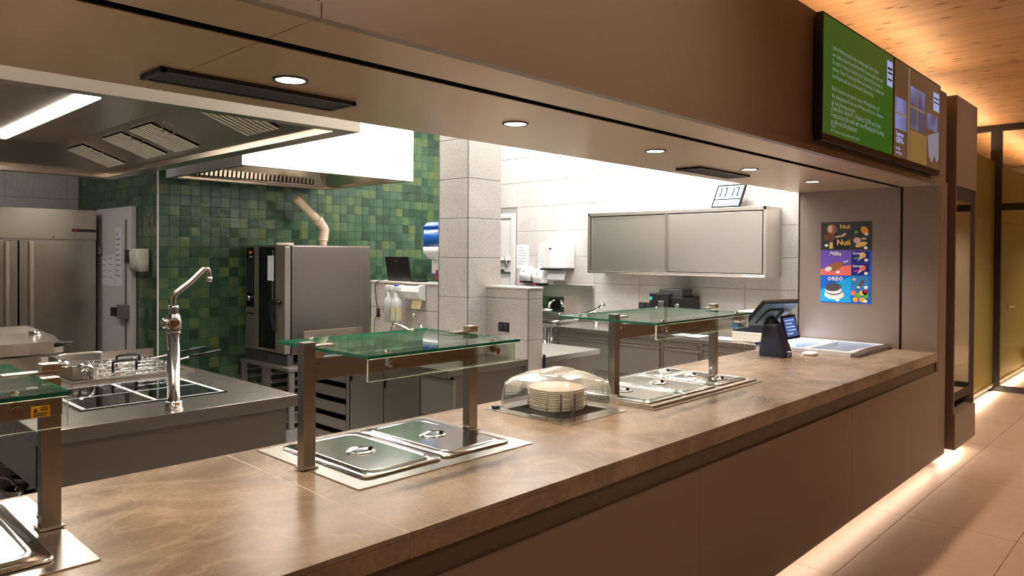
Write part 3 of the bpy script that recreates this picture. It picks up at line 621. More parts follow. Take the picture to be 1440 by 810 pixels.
# ---- glass canopies
def canopy(x0, x1, gx0, gx1, gy0, gy1, label, px0, px1, stickers=()):
    """x0,x1: posts; glass top at z 1.32; front pane hangs at gy0; px0,px1: pane ends"""
    yp = 2.18; t = thing('glass_canopy', label, 'sneeze guard', (((x0 if x0 is not None else gx0) + x1) / 2, yp, .92)); w_ = .0225
    if x0 is not None:
        p = obj('post', B().box(x0 - w_, x0 + w_, yp - .02, yp + .02, .9265, 1.345, .0015), 'post', t)
        obj('base_plate', B().box(x0 - .03, x0 + .03, yp - .028, yp + .028, .9262, .931, .001), 'steel_dark', p)
        obj('bolt', B().cyl((x0 + w_ + .004, yp - .022, 1.245), (x0 + w_ + .004, yp - .028, 1.245), .006).cyl((x0 + w_ + .004, yp - .022, 1.275), (x0 + w_ + .004, yp - .028, 1.275), .006), 'chrome', p)
    p = obj('post', B().box(x1 - w_, x1 + w_, yp - .02, yp + .02, .9265, 1.216, .0015), 'post', t)
    obj('base_plate', B().box(x1 - .03, x1 + .03, yp - .028, yp + .028, .9262, .931, .001), 'steel_dark', p)
    obj('bolt', B().cyl((x1 - w_, yp, .965), (x1 - w_ - .004, yp, .965), .006).cyl((x1 - w_, yp + .01, .955), (x1 - w_ - .004, yp + .01, .955), .005), 'chrome', p)
    bs = x0 + w_ if x0 is not None else gx0 - .02
    bm_ = obj('beam', B().box(bs, x1 + w_ + .002, yp - .0205, yp + .0205, 1.217, 1.292, .0015), 'post', t)
    # clamps over the glass
    if x0 is not None: obj('clamp', B().box(x0 + w_, x0 + .10, yp - .018, yp + .018, 1.327, 1.333).box(x0 + w_ - .002, x0 + w_ + .03, yp - .018, yp + .018, 1.292, 1.315), 'steel', t)
    obj('clamp', B().box(x1 - .105, x1 + w_, yp - .018, yp + .018, 1.327, 1.333).box(x1 - w_, x1 + w_, yp - .02, yp + .02, 1.333, 1.352, .002).box(x1 - w_, x1 + w_, yp - .018, yp + .018, 1.292, 1.315), 'steel', t)
    g = B(); g.box(gx0, gx1, gy0, gy1, 1.316, 1.326)
    for f in g.b.faces: f.material_index = 0 if abs(f.normal.z) > .9 else 1
    o = obj('top_glass', g, ['glass', 'glassedge'], t)
    g = B(); g.box(px0, px1, gy0 + .003, gy0 + .011, 1.245, 1.314)
    for f in g.b.faces: f.material_index = 0 if abs(f.normal.y) > .9 else 1
    obj('front_pane', g, ['glassclear', 'clearedge'], t)
    for fx in (px0 + .09, px1 - .10):
        b = B().cyl((fx, gy0 + .025, 1.326), (fx, gy0 + .025, 1.333), .009).cyl((fx, gy0 + .025, 1.333), (fx, gy0 + .025, 1.336), .006)
        b.cyl((fx, gy0 + .004, 1.292), (fx, gy0 - .004, 1.292), .013).cyl((fx, gy0 - .004, 1.292), (fx, gy0 - .007, 1.292), .008).box(fx - .006, fx + .006, gy0 + .010, gy0 + .03, 1.286, 1.316)
        obj('glass_fixing', b, 'chrome', t)
    for fx in (gx0 + .10, gx1 - .12):
        obj('glass_fixing', B().cyl((fx, gy1 - .06, 1.326), (fx, gy1 - .06, 1.335), .009), 'chrome', t)
    return t, bm_
def warn(parent, x, z, w_, h, y):
    o = obj('warning_label', B().box(x, x + w_, y - .001, y, z, z + h), 'yellow', parent, 'yellow label with a warning triangle')
    b = B(); b.poly([(x + .004, y - .0012, z + h * .5), (x + .015, y - .0012, z + h * .5), (x + .0095, y - .0012, z + h * .88)], (0, -.0003, 0))
    for r_ in ((.5, .80, .9), (.5, .58, .9), (.12, .30, .9), (.12, .12, .8)): b.box(x + w_ * r_[0], x + w_ * r_[2], y - .0015, y - .001, z + h * r_[1], z + h * r_[1] + .0028)
    obj('warning_print', b, 'ink', parent)
t, bm_ = canopy(1.297, 2.045, 1.325, 2.01, 1.87, 2.43, 'glass canopy on two steel posts over the middle well', 1.327, 1.985)
t, bm_ = canopy(3.04, 4.065, 2.94, 3.90, 1.865, 2.46, 'glass canopy on two steel posts over the well near the till', 2.942, 3.88)
warn(bm_, 4.066, 1.245, .022, .03, 2.159)
t, bm_ = canopy(None, .548, -.25, .512, 1.87, 2.43, 'glass canopy over the left well, cut by the frame edge', -.25, .508)
warn(bm_, .502, 1.219, .042, .028, 2.159)

# ---- plate dispenser with dome
CX, CY = 2.615, 2.20
t = thing('plate_dispenser', 'clear plastic dome over a stack of plates, sunk in the counter', 'plate dispenser', (CX, CY, .92))
obj('surround', B().box(CX - .225, CX + .215, CY - .25, CY + .25, .9202, .9235, .001), 'steel_top', t)
obj('shaft_opening', B().box(CX - .165, CX + .165, CY - .165, CY + .165, .9235, .9245), 'dark', t)
obj('switch', B().box(CX - .205, CX - .17, CY + .195, CY + .225, .9235, .936, .003), 'black', t)
lip = [rr(CX, CY, .208, .208, .055, .9236), rr(CX, CY, .208, .208, .055, .931), rr(CX, CY, .200, .200, .052, .934)]
obj('dome_lip', B().loft(lip, cap0=False, cap1=False, smooth=True), 'plastic', t)
side = [rr(CX, CY, .200, .200, .052, .934), rr(CX, CY, .196, .196, .055, .99), rr(CX, CY, .190, .190, .06, 1.045)]
obj('dome_side', B().loft(side, cap0=False, cap1=False, smooth=True), 'plastic', t)
top = [rr(CX, CY, .190, .190, .06, 1.045), rr(CX, CY, .172, .172, .07, 1.068), rr(CX, CY, .115, .115, .05, 1.095), rr(CX, CY, .10, .10, .05, 1.099)]
obj('dome_top', B().loft(top, cap0=False, smooth=True), 'plastictop', t)
b = B().loft([[Vector((CX - .11 + u * .22, CY + s_ * .03 * (1 - .2 * abs(2 * u - 1)), 1.099 + h * (.004 + .018 * math.sin(PI * u)))) for s_, h in ((-1, 0), (1, 0), (.7, 1), (-.7, 1))] for u in [i / 10 for i in range(11)]], smooth=True)
obj('dome_grip', b, 'plastictop', t)
b = B()
for k in range(8):
    a = PI / 8 + k * PI / 4; x = CX + .142 * math.cos(a); y = CY + .142 * math.sin(a); b.tube([(x, y, .925), (x, y, 1.03)], .0028, 6)
b.tube([(CX + .142 * math.cos(2 * PI * k / 32), CY + .142 * math.sin(2 * PI * k / 32), .955) for k in range(33)], .0022, 6, 0)
obj('guide_cage', b, 'chrome', t)
for dx, dy in ((-.095, -.105), (-.045, -.137)):
    obj('guide_rod', B().cyl((CX + dx * 1.06, CY + dy * 1.06, .925), (CX + dx * 1.06, CY + dy * 1.06, 1.018), .0042, seg=10), 'navy', t)
p0 = None
for k in range(11):
    z = .926 + k * .0088
    if p0 is None:
        b = B().lathe([(.070, 0), (.085, .001), (.127, .0115), (.131, .0135), (.131, .0155), (.128, .0165), (.084, .0045), (.02, .004)], (CX, CY, z))
        p0 = obj('dinner_plate', b, 'plate', None, 'cream dinner plate under the clear dome, bottommost of the stack', 'plate', 'cream plates in the stack under the dome')
    else:
        ORD = ('topmost', 'second from the top', 'third from the top', 'fourth from the top', 'fifth from the top', 'middle one', 'fifth from the bottom', 'fourth from the bottom', 'third from the bottom', 'second from the bottom')
        c = p0.copy(); COL.objects.link(c); c['label'] = 'cream dinner plate under the clear dome, %s of the stack' % ORD[10 - k]; c.location = p0.location + Vector((random.uniform(-.001, .001), random.uniform(-.001, .001), k * .0088))

# ================================================================= SOFFIT FITTINGS
names = ('leftmost round soffit downlight, beside the long black vent', 'second round soffit downlight from the left', 'third round soffit downlight, left of the small vent', 'fourth round soffit downlight, right beside the small vent', 'rightmost round soffit downlight, nearest the grey partition')
first = None
for i, x in enumerate((.15, 1.192, 2.224, 3.288, 4.363, 5.374)):
    if first is None:
        d = thing('downlight', 'round soffit downlight left of the frame', 'downlight', (x, 2.105, 2.18), 'soffit downlights')
        obj('ring', B().lathe([(.046, .009), (.046, .004), (.054, .004), (.056, .009)], (x, 2.105, 2.18), cap0=False, cap1=False), 'black', d)
        obj('lamp_disc', B().lathe([(.045, .006), (.001, .006)], (x, 2.105, 2.18), cap0=False), 'lamp_warm', d)
        first = d
    else:
        moved(first, x - .15, 0, 0, names[i - 1], 'soffit downlights')
    spot('downlight_lamp', (x, 2.105, 2.17), 50, (1.0, .76, .54), 130, .9, .04)
def vent(x0, x1, y0, y1, label):
    t = thing('air_vent', label, 'vent', ((x0 + x1) / 2, (y0 + y1) / 2, 2.18))
    obj('backing', B().box(x0 + .01, x1 - .01, y0 + .01, y1 - .01, 2.1875, 2.1888), 'dark', t)
    obj('frame', B().box(x0, x1, y0, y0 + .016, 2.176, 2.189).box(x0, x1, y1 - .016, y1, 2.176, 2.189).box(x0, x0 + .016, y0, y1, 2.176, 2.189).box(x1 - .016, x1, y0, y1, 2.176, 2.189), 'black', t)
    n = 7
    for k in range(n):
        y = y0 + .03 + (y1 - y0 - .06) * k / (n - 1)
        obj('slat', B().box(x0 + .016, x1 - .016, y - .0035, y + .0035, 2.178, 2.187), 'slatgrey', t)
    return t
vent(.85, 1.53, 2.24, 2.405, 'long black slatted air vent in the soffit, upper left')
vent(4.03, 4.70, 2.26, 2.43, 'black air vent farther along the soffit, between two downlights')

# ================================================================= SCREENS on the fascia
def monitor(x0, x1, label, mat):
    t = thing('menu_screen', label, 'screen', ((x0 + x1) / 2, 1.47, 2.26)); y = 1.455
    obj('bezel', B().box(x0, x1, y, 1.495, 2.243, 2.905, .003).box(x0 + .2, x1 - .2, 1.495, 1.51, 2.4, 2.7), 'black', t)
    d = obj('display', B().box(x0 + .012, x1 - .012, y - .0008, y, 2.282, 2.893), mat, t)
    return t, d, y - .001
M['scr_green'] = screen_mat('green_menu_display', (.030, .080, .008), 1.0, .05, (.055, .075, .010), 2.0)
M['scr_brown'] = screen_mat('brown_photo_display', (.125, .062, .032), 1.0, .09, (.095, .05, .022), 2.0)
M['scr_text'] = emit('display_white_text', (.17, .23, .17), 1.0)
M['scr_blue'] = screen_mat('display_picture_and_reflection', (.085, .060, .10), 1.0, .05, (.19, .20, .42), 3)
M['scr_tag'] = emit('display_pale_tag', (.30, .32, .58), 1.0)
M['scr_line'] = emit('display_tan_line', (.22, .13, .06), 1.0)
M['scr_oak'] = emit('display_oak', (.20, .11, .03), 1.0)
M['scr_pale'] = emit('display_pale_cloth', (.20, .17, .20), 1.0)
t, d, y = monitor(3.83, 4.99, 'left menu screen on the bulkhead, green with white text lines', 'scr_green')
def lines(parent, x, z, ws, size, dz, mat='scr_text', y=y, words=None):
    for i, n in enumerate(ws):
        text(n, size, mat, parent, '-y', x, y, z - i * dz, bold=-.0004)
lines(d, 3.96, 2.735, ['Liebe Mitarbeitende, liebe Studierende, liebe Gaste', 'wir danken Ihnen herzlich fur Ihre Treue und freuen uns', 'Sie auch in diesem Herbst jeden Tag frisch bekochen zu', 'durfen. Unser Team legt Wert auf saisonale Produkte aus', 'der Region und eine schonende Zubereitung'], .036, .037)
lines(d, 3.96, 2.52, ['Bitte beachten Sie unsere neuen Offnungszeiten und', 'die angepassten Preise in der Mensa und in der Cafeteria', 'ab dem Herbstsemester'], .036, .037)
lines(d, 3.95, 2.415, ['Zwischen dem 01. Oktober 2024 und dem', 'Semesterende sind wir von Montag bis Freitag', 'in diesem Restaurant'], .046, .036)
lines(d, 3.95, 2.325, ['Danke', 'Ihr Team der Gastronomie und das ganze'], .026, .024)
obj('logo_tag', B().box(4.86, 4.965, y - .0006, y, 2.70, 2.855), 'scr_tag', d)
obj('logo_bars', B().box(4.87, 4.955, y - .001, y - .0006, 2.80, 2.815).box(4.87, 4.955, y - .001, y - .0006, 2.775, 2.787).box(4.87, 4.955, y - .001, y - .0006, 2.735, 2.747), 'ink', d)
t, d, y = monitor(5.0, 6.10, 'right menu screen on the bulkhead, brown with a photo', 'scr_brown')
obj('picture_shape', B().box(5.30, 5.33, y - .0006, y, 2.285, 2.89), 'scr_line', d)
obj('picture_shape', B().box(5.35, 5.68, y - .0006, y, 2.50, 2.78).box(5.03, 5.27, y - .0006, y, 2.46, 2.66).box(5.74, 6.0, y - .0006, y, 2.55, 2.66), 'scr_blue', d)  # blue patches: picture content, partly window reflections put into the display colour
obj('picture_bar', B().box(5.35, 5.68, y - .001, y - .0006, 2.64, 2.652).box(5.03, 5.27, y - .001, y - .0006, 2.555, 2.567).box(5.50, 5.512, y - .001, y - .0006, 2.5, 2.78), 'scr_line', d)
obj('picture_shape', B().box(5.35, 5.74, y - .0006, y, 2.285, 2.49), 'scr_oak', d)
obj('picture_shape', B().poly([(5.76, y - .0003, 2.50), (6.05, y - .0003, 2.56), (6.05, y - .0003, 2.36), (6.0, y - .0003, 2.33), (5.94, y - .0003, 2.38), (5.88, y - .0003, 2.32), (5.80, y - .0003, 2.36)], (0, -.0004, 0)), 'scr_pale', d)
obj('logo_tag', B().box(5.90, 6.05, y - .0006, y, 2.70, 2.83), 'scr_tag', d)
obj('logo_bars', B().box(5.91, 6.04, y - .001, y - .0006, 2.785, 2.795).box(5.91, 6.04, y - .001, y - .0006, 2.755, 2.765), 'ink', d)
text('Tagesmenu', .034, 'scr_tag', d, '-y', 5.05, y, 2.42, bold=.001); text('CHF 8.-', .05, 'scr_tag', d, '-y', 5.05, y, 2.375, bold=.002); text('mit Salat\noder Suppe', .026, 'scr_tag', d, '-y', 5.05, y, 2.33)

# ================================================================= POSTER on the partition
PX = 6.2485
t = thing('menu_poster', 'colourful ice cream poster with eight pictures on the grey partition', 'poster', (PX, 2.17, 1.262))
Y0, Y1, Z0, Z1 = 2.371, 1.968, 1.262, 1.930
def pm(name, col, r=.35): M[name] = plain(name, col, r, 0, .06, 60); return name
pm('p_char', (.035, .033, .036)); pm('p_purple', (.17, .09, .50)); pm('p_coral', (.85, .17, .14)); pm('p_blue', (.01, .13, .62)); pm('p_cyan', (.01, .38, .78)); pm('p_deep', (.012, .012, .22)); pm('p_mid', (.03, .22, .50))
pm('p_gold', (.85, .55, .16)); pm('p_choc', (.16, .055, .028)); pm('p_milkchoc', (.36, .13, .06)); pm('p_pink', (.75, .45, .36)); pm('p_orange', (.90, .38, .03)); pm('p_green', (.10, .45, .06)); pm('p_black', (.008, .006, .006)); pm('p_magenta', (.7, .05, .3)); pm('p_cookie', (.09, .07, .08)); pm('p_cream', (.85, .80, .70))
def pbox(name, m, u0, u1, v0, v1, d=1):   # u to the right 0..1, v down 0..1
    obj(name, B().box(PX - .0006 * d, PX - .0006 * (d - 1), Y0 + (Y1 - Y0) * u0, Y0 + (Y1 - Y0) * u1, Z1 + (Z0 - Z1) * v1, Z1 + (Z0 - Z1) * v0), m, t)
def ppoly(name, m, pts, d=3):
    obj(name, B().poly([(PX - .0005 * d, Y0 + (Y1 - Y0) * u, Z1 + (Z0 - Z1) * v) for u, v in pts], (-.0005, 0, 0)), m, t)
def pell(name, m, u, v, ru, rv, d=3, ang=0, n=16):
    W, H_ = abs(Y1 - Y0), abs(Z1 - Z0)
    pts = []
    for k in range(n):
        a = 2 * PI * k / n; x = ru * W * math.cos(a); z = rv * H_ * math.sin(a)
        pts.append((u + (x * math.cos(ang) - z * math.sin(ang)) / W, v + (x * math.sin(ang) + z * math.cos(ang)) / H_))
    ppoly(name, m, pts, d)
pbox('poster_sheet', 'p_blue', 0, 1, 0, 1, 1)
pbox('picture_field', 'p_char', 0, 1, 0, .35, 2); pbox('picture_field', 'p_purple', 0, .61, .35, .66, 2); pbox('picture_field', 'p_purple', .61, .97, .35, .36, 2)
ppoly('picture_field', 'p_coral', [(0, .585), (.61, .53), (.61, .66), (0, .66)], 4); pbox('picture_field', 'p_deep', .61, .955, .36, .505, 2); pbox('picture_field', 'p_deep', .61, .955, .51, .655, 2)
ppoly('picture_field', 'p_cyan', [(0, .84), (.61, .67), (.61, .99), (0, .99)], 4); pbox('picture_field', 'p_mid', .61, .955, .665, .83, 2); pbox('picture_field', 'p_blue', .61, .955, .835, .99, 2)
def ptext(s, size, m, u, v, d=6, **k): text(s, size, m, t, '-x', PX - .0006 * d, Y0 + (Y1 - Y0) * u, Z1 + (Z0 - Z1) * v, **k)
ppoly('picture_stick', 'p_gold', [(.18, .25), (.24, .25), (.245, .33), (.175, .33)], 5); pell('picture_ice', 'p_choc', .17, .19, .11, .055, 5); pell('picture_ice', 'p_milkchoc', .22, .09, .10, .062, 6); pell('picture_ice', 'p_pink', .19, .085, .05, .045, 8)
ppoly('picture_stick', 'p_pink', [(.28, .18), (.42, .165), (.48, .135), (.51, .15), (.46, .18), (.30, .195)], 5)
pbox('picture_field', 'p_black', .27, .56, .21, .34, 3); ptext('Nuii', .050, 'p_gold', .38, .085, bold=.001); ptext('Nuii', .064, 'p_gold', .32, .285, bold=.0015)
pell('picture_ice', 'p_orange', .86, .11, .065, .055, 5, -.6); pell('picture_ice', 'p_green', .70, .13, .035, .02, 5); pell('picture_ice', 'p_pink', .72, .23, .07, .038, 5); pell('picture_ice', 'p_gold', .80, .28, .12, .028, 6, -.3); pell('picture_ice', 'p_pink', .85, .21, .05, .012, 5)
ptext('Milka', .046, 'whiteink', .17, .415, shear=.3, bold=.001)
pell('picture_ice', 'p_milkchoc', .27, .555, .19, .048, 6, -.35); pell('picture_bite', 'p_cream', .16, .585, .07, .028, 8, -.3); ppoly('picture_stick', 'p_cream', [(.45, .49), (.55, .475), (.56, .49), (.46, .505)], 6)
ptext('OREO', .046, 'whiteink', .14, .725, bold=.001)
pell('picture_wafer', 'p_cream', .28, .90, .20, .06, 6); pell('picture_ice', 'whiteink', .27, .86, .17, .06, 7); pell('picture_wafer', 'p_cookie', .27, .855, .17, .052, 8); pell('picture_ice', 'whiteink', .265, .84, .168, .052, 9); pell('picture_wafer', 'p_cookie', .26, .81, .165, .050, 11, -.1)
for v, c in ((.43, 'p_green'), (.585, 'p_magenta')):
    ppoly('picture_cone', 'p_cream', [(.72, v + .055), (.80, v - .01), (.86, v + .0)], 5); pell('picture_ice', 'p_gold' if c == 'p_green' else 'p_coral', .83, v - .02, .06, .035, 6); ppoly('picture_band', c, [(.66, v + .015), (.78, v), (.78, v + .015), (.66, v + .032)], 5)
    ptext('Cornet', .026, 'p_cream', .63, v - .03, bold=.001)
ppoly('picture_bar', 'p_choc', [(.74, .79), (.79, .80), (.87, .71), (.83, .70)], 5); pell('picture_bite', 'p_cream', .755, .80, .035, .012, 6); pell('picture_badge', 'p_pink', .67, .705, .04, .015, 5)
for (u, v, c) in ((.66, .87, 'p_coral'), (.74, .90, 'p_green'), (.82, .87, 'p_gold'), (.88, .86, 'red'), (.70, .95, 'p_orange'), (.83, .95, 'p_orange'), (.90, .90, 'p_green')): pell('picture_ice', c, u, v, .055, .032, 5)
for (u, v) in ((.12, .29), (.90, .155), (.89, .32), (.355, .62), (.90, .47), (.90, .63), (.90, .80), (.89, .965), (.35, .965)): pell('price_badge', 'whiteink', u, v, .038, .018, 12)

# ================================================================= TILL, READER, FREEZER, PRINTER
# payment stand
t = thing('till_stand', 'dark till stand with a tilted touch screen and a small customer display', 'till', (5.13, 2.27, .92))
def quad_prism(c0, h0, c1, h1, r=.02): return [rr(c0[0], c0[1], h0[0], h0[1], r, c0[2], 3), rr(c1[0], c1[1], h1[0], h1[1], r * .7, c1[2], 3)]
x, y = 5.15, 2.27
b = B().loft([rr(x, y, .075, .10, .03, .921, 4), rr(x, y, .075, .10, .03, .95, 4), rr(x, y + .01, .062, .08, .025, 1.05, 4), rr(x, y + .02, .055, .06, .02, 1.14, 4), rr(x, y + .02, .05, .05, .02, 1.16, 4)], smooth=False)
bd = obj('stand_body', b, 'navy', t)
obj('port', B().box(x - .04, x - .01, y - .108, y - .104, .935, .96), 'p_blue' if 'p_blue' in M else 'blue', bd)
obj('screen_arm', B().cyl((x, y + .02, 1.15), (x + .01, y + .05, 1.20), .045, .03), 'navy', t)
R = Matrix.Rotation(math.radians(-22), 3, 'Z') @ Matrix.Rotation(math.radians(48), 3, 'X')
cpt = (5.13, 2.30, 1.235)
ts = obj('touch_screen', B().box(cpt[0] - .165, cpt[0] + .165, cpt[1] - .012, cpt[1] + .012, cpt[2] - .14, cpt[2] + .14, .006, rot=R, piv=cpt), 'black', t)
obj('screen_back', B().box(cpt[0] - .15, cpt[0] + .15, cpt[1] - .016, cpt[1] - .012, cpt[2] - .125, cpt[2] + .125, rot=R, piv=cpt), 'blueglow', ts)
obj('back_rib', B().tube([Vector(cpt) + R @ Vector(v) for v in ((-.08, -.02, -.10), (-.08, -.02, .04), (-.06, -.02, .06), (.06, -.02, .06), (.08, -.02, .04), (.08, -.02, -.10))], .008, 8, 0), 'navy', ts)
cp2 = (5.235, 2.20, 1.13)
R3 = Matrix.Rotation(math.radians(-28), 3, 'Z') @ Matrix.Rotation(math.radians(-14), 3, 'X') @ Matrix.Rotation(math.radians(-6), 3, 'Y')
cdp = obj('customer_display', B().box(cp2[0] - .062, cp2[0] + .062, cp2[1] - .006, cp2[1] + .006, cp2[2] - .088, cp2[2] + .088, .004, rot=R3, piv=cp2), 'black', t)
M['scr_till'] = screen_mat('till_display', (.07, .12, .30), 1.0, .1); M['scr_tilltext'] = emit('till_text', (.4, .5, .85), 1)
obj('lit_display', B().box(cp2[0] - .05, cp2[0] + .05, cp2[1] - .0068, cp2[1] - .006, cp2[2] - .068, cp2[2] + .07, rot=R3, piv=cp2), 'scr_till', cdp)
b = B()
for k, (a0, a1) in enumerate(((-.04, .04), (-.035, .02), (-.04, .035), (-.03, .04), (-.04, .01))): b.box(cp2[0] + a0, cp2[0] + a1, cp2[1] - .0074, cp2[1] - .0068, cp2[2] + .045 - k * .024, cp2[2] + .054 - k * .024, rot=R3, piv=cp2)
obj('display_text', b, 'scr_tilltext', cdp)
obj('display_arm', B().cyl((5.19, 2.24, 1.09), (5.23, 2.205, 1.10), .018), 'black', t)
obj('power_cable', B().tube([(x - .03, y - .10, .965), (x - .01, y - .14, .96), (x + .03, y - .17, .925), (x + .06, y - .16, .94), (x + .10, y - .14, .928), (x + .17, y - .13, .93)], .0035, 8), 'white', t)
rd = B().loft([rr(5.40, 2.12, .055, .045, .03, .9205, 5), rr(5.40, 2.12, .058, .048, .03, .935, 5), rr(5.40, 2.12, .045, .035, .025, .942, 5)], smooth=True)
obj('card_reader', rd, 'white', None, 'small white rounded card reader lying beside the till stand', 'card reader')
# freezer
t = thing('ice_cream_freezer', 'white chest freezer with sliding glass lids sunk into the counter', 'freezer', (5.87, 2.2, .6))
b = B().box(5.50, 6.24, 1.86, 1.90, .9205, .952).box(5.50, 5.54, 1.90, 2.585, .9205, .952).box(6.19, 6.24, 1.90, 2.585, .9205, .952).box(5.54, 6.19, 2.55, 2.585, .9205, .952).box(5.54, 6.19, 2.20, 2.235, .935, .950)
obj('rim', b, 'frost', t)
obj('tub', B().box(5.54, 6.19, 1.90, 2.55, .9205, .924), 'frost', t)
obj('glass_lid', B().box(5.545, 6.185, 1.905, 2.24, .944, .949), 'lidglass', t); obj('glass_lid', B().box(5.545, 6.185, 2.22, 2.55, .938, .943), 'lidglass', t)
b = B().loft([[Vector((5.48 + u * .765, yy, zz)) for yy, zz in ((1.815, .9205), (1.862, .9205), (1.862, .945 + .018 * math.sin(PI * u)), (1.835, .950 + .018 * math.sin(PI * u)), (1.815, .935 + .014 * math.sin(PI * u)))] for u in [i / 10 for i in range(11)]])
obj('end_cap', b, 'greyrail', t)
b = B().loft([[Vector((5.48 + u * .70, yy, zz)) for yy, zz in ((2.54, .953), (2.585, .953), (2.585, .965), (2.54, .965))] for u in (0, 1)])
obj('end_cap', b, 'navy', t)
obj('lock', B().cyl((6.10, 2.22, .95), (6.10, 2.22, .958), .012), 'chrome', t)
obj('support', B().box(5.5, 6.24, 2.545, 2.585, 0, .9203), 'white', t)
# printer on the end counter
t = thing('label_printer', 'dark and cream desktop printer on the end worktop behind the till', 'printer', (6.2, 2.87, .9))
obj('paper_tray', B().box(5.98, 6.42, 2.66, 3.03, .9005, .985, .006).box(5.972, 5.98, 2.73, 2.93, .91, .945), 'cream', t)
obj('printer_body', B().box(5.99, 6.42, 2.67, 3.03, .985, 1.13, .008), 'navy', t)
obj('top_cover', B().box(6.02, 6.42, 2.68, 3.0, 1.13, 1.165, .01), 'cream', t); obj('output_slot', B().box(6.018, 6.03, 2.71, 2.97, 1.142, 1.156), 'black', t)
b = B().box(5.988, 5.99, 2.92, 3.015, 1.06, 1.09).box(5.988, 5.99, 2.88, 2.905, 1.075, 1.10)
obj('sticker', b, 'whiteink', t); obj('sticker', B().box(5.988, 5.99, 2.975, 3.015, 1.01, 1.05), 'p_cyan', t)

# ================================================================= END COUNTER, WALL CUPBOARD
def drawer(parent, axis, c, u0, u1, z0, z1, mat='steel_cab'):
    """drawer front proud of plane axis=c facing -axis, with a folded grip lip"""
    g = .004
    if axis == 'x':
        o = obj('drawer', B().box(c - .018, c, u0 + g, u1 - g, z0 + g, z1 - .03, .002), mat, parent)
        obj('grip_lip', B().box(c - .026, c - .004, u0 + g, u1 - g, z1 - .030, z1 - .022).box(c - .026, c - .022, u0 + g, u1 - g, z1 - .042, z1 - .030), 'steel', o)
        obj('grip_gap', B().box(c - .003, c, u0 + g, u1 - g, z1 - .022, z1 - g), 'steel_dark', o)
    return o
t = thing('end_worktop', 'long steel worktop with drawers along the grey tiled end wall', 'worktop', (6.25, 3.8, 0))
obj('worktop', B().box(5.86, 6.61, 2.6, 4.97, .86, .90, .003), 'steel_top', t)
obj('upstand', B().box(6.59, 6.61, 2.6, 4.97, .90, .96), 'steel', t)
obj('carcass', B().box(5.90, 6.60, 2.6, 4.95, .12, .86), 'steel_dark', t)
for a, b_ in ((4.92, 4.27), (4.22, 3.70), (3.66, 3.30), (3.26, 2.64)):
    drawer(t, 'x', 5.90, b_, a, .80, .86); drawer(t, 'x', 5.90, b_, a, .50, .80); drawer(t, 'x', 5.90, b_, a, .16, .49)
    obj('stile', B().box(5.885, 5.90, b_ - .04, b_ - .005, .14, .86), 'steel', t)
obj('side_panel', B().box(5.885, 6.6, 4.95, 4.965, .12, .86), 'steel', t)
for i, y in enumerate((3.50, 3.12)):
    obj('sheet_of_paper', B().box(6.0, 6.2, y - .14, y + .14, .9005, .902), 'paper', None, 'white sheet lying on the end worktop, ' + ('nearer the black coffee machine' if i == 0 else 'nearer the printer'), 'paper')
t = thing('wall_cupboard', 'steel wall cupboard with two sliding doors on the end wall', 'cupboard', (6.45, 3.87, 1.45))
b = B().box(6.30, 6.61, 2.873, 2.90, 1.475, 2.093).box(6.30, 6.61, 4.85, 4.876, 1.475, 2.093).box(6.30, 6.61, 2.873, 4.876, 2.060, 2.094, .002).box(6.30, 6.61, 2.873, 4.876, 1.453, 1.478, .002).box(6.59, 6.61, 2.9, 4.85, 1.47, 2.07)
obj('carcass', b, 'steel_cab', t)
obj('door', B().box(6.318, 6.328, 3.86, 4.84, 1.486, 2.050, .002), 'steel_cab', t)
o = obj('door', B().box(6.306, 6.316, 2.912, 3.90, 1.486, 2.050, .002), 'steel_cab', t)
obj('door_gap', B().box(6.332, 6.335, 2.90, 4.85, 1.478, 2.06), 'dark', t); obj('mullion', B().box(6.300, 6.306, 3.885, 3.915, 1.48, 2.058), 'steel_dark', t)
obj('lower_lip', B().box(6.285, 6.32, 2.873, 4.45, 1.446, 1.456, .002), 'steel', t)
obj('label_plate', B().box(6.2985, 6.30, 2.89, 3.09, 1.4565, 1.4745), 'whiteink', t); obj('label_print', B().box(6.2979, 6.2985, 2.92, 3.06, 1.462, 1.470), 'paperprint', t)
# clock standing on the cupboard, leaning back
t = thing('wall_clock', 'digital clock reading 17:17 leaning above the wall cupboard', 'clock', (6.4, 3.35, 2.094))
tilt = Matrix.Rotation(math.radians(32), 3, 'Y'); pv = (6.37, 3.3, 2.097)
def cbx(b, u0, u1, v0, v1, d0, d1): return b.box(6.37 - d1, 6.37 - d0, 3.458 - u1, 3.458 - u0, 2.097 + v0, 2.097 + v1, rot=tilt, piv=pv)
M['lcd'] = plain('lcd_panel', (.42, .50, .53), .6, 0, .02, 20, 0, 0, .2); M['lcdink'] = plain('lcd_segments', (.008, .010, .012), .9, 0, .02, 20, 0, 0, 0); M['clockcase'] = plain('clock_case', (.02, .022, .026), .8, 0, .05, 20, 0, 0, .05)
obj('case', cbx(B(), 0, .29, 0, .27, -.02, 0), 'clockcase', t)
obj('lcd_panel', cbx(cbx(B(), .016, .274, .105, .252, 0, .001), .016, .274, .022, .09, 0, .001), 'lcd', t)
SEG = {'1': 'bc', '7': 'abc', '2': 'abged', '4': 'fgbc', '0': 'abcdef', '5': 'afgcd'}
def digit(b, ch, u, v, w_, h, th):
    S = {'a': (0, w_, h - th, h), 'd': (0, w_, 0, th), 'g': (0, w_, h / 2 - th / 2, h / 2 + th / 2), 'b': (w_ - th, w_, h / 2, h), 'c': (w_ - th, w_, 0, h / 2), 'f': (0, th, h / 2, h), 'e': (0, th, 0, h / 2)}
    for s_ in SEG[ch]: q = S[s_]; cbx(b, u + q[0], u + q[1], v + q[2], v + q[3], .001, .002)
b = B()
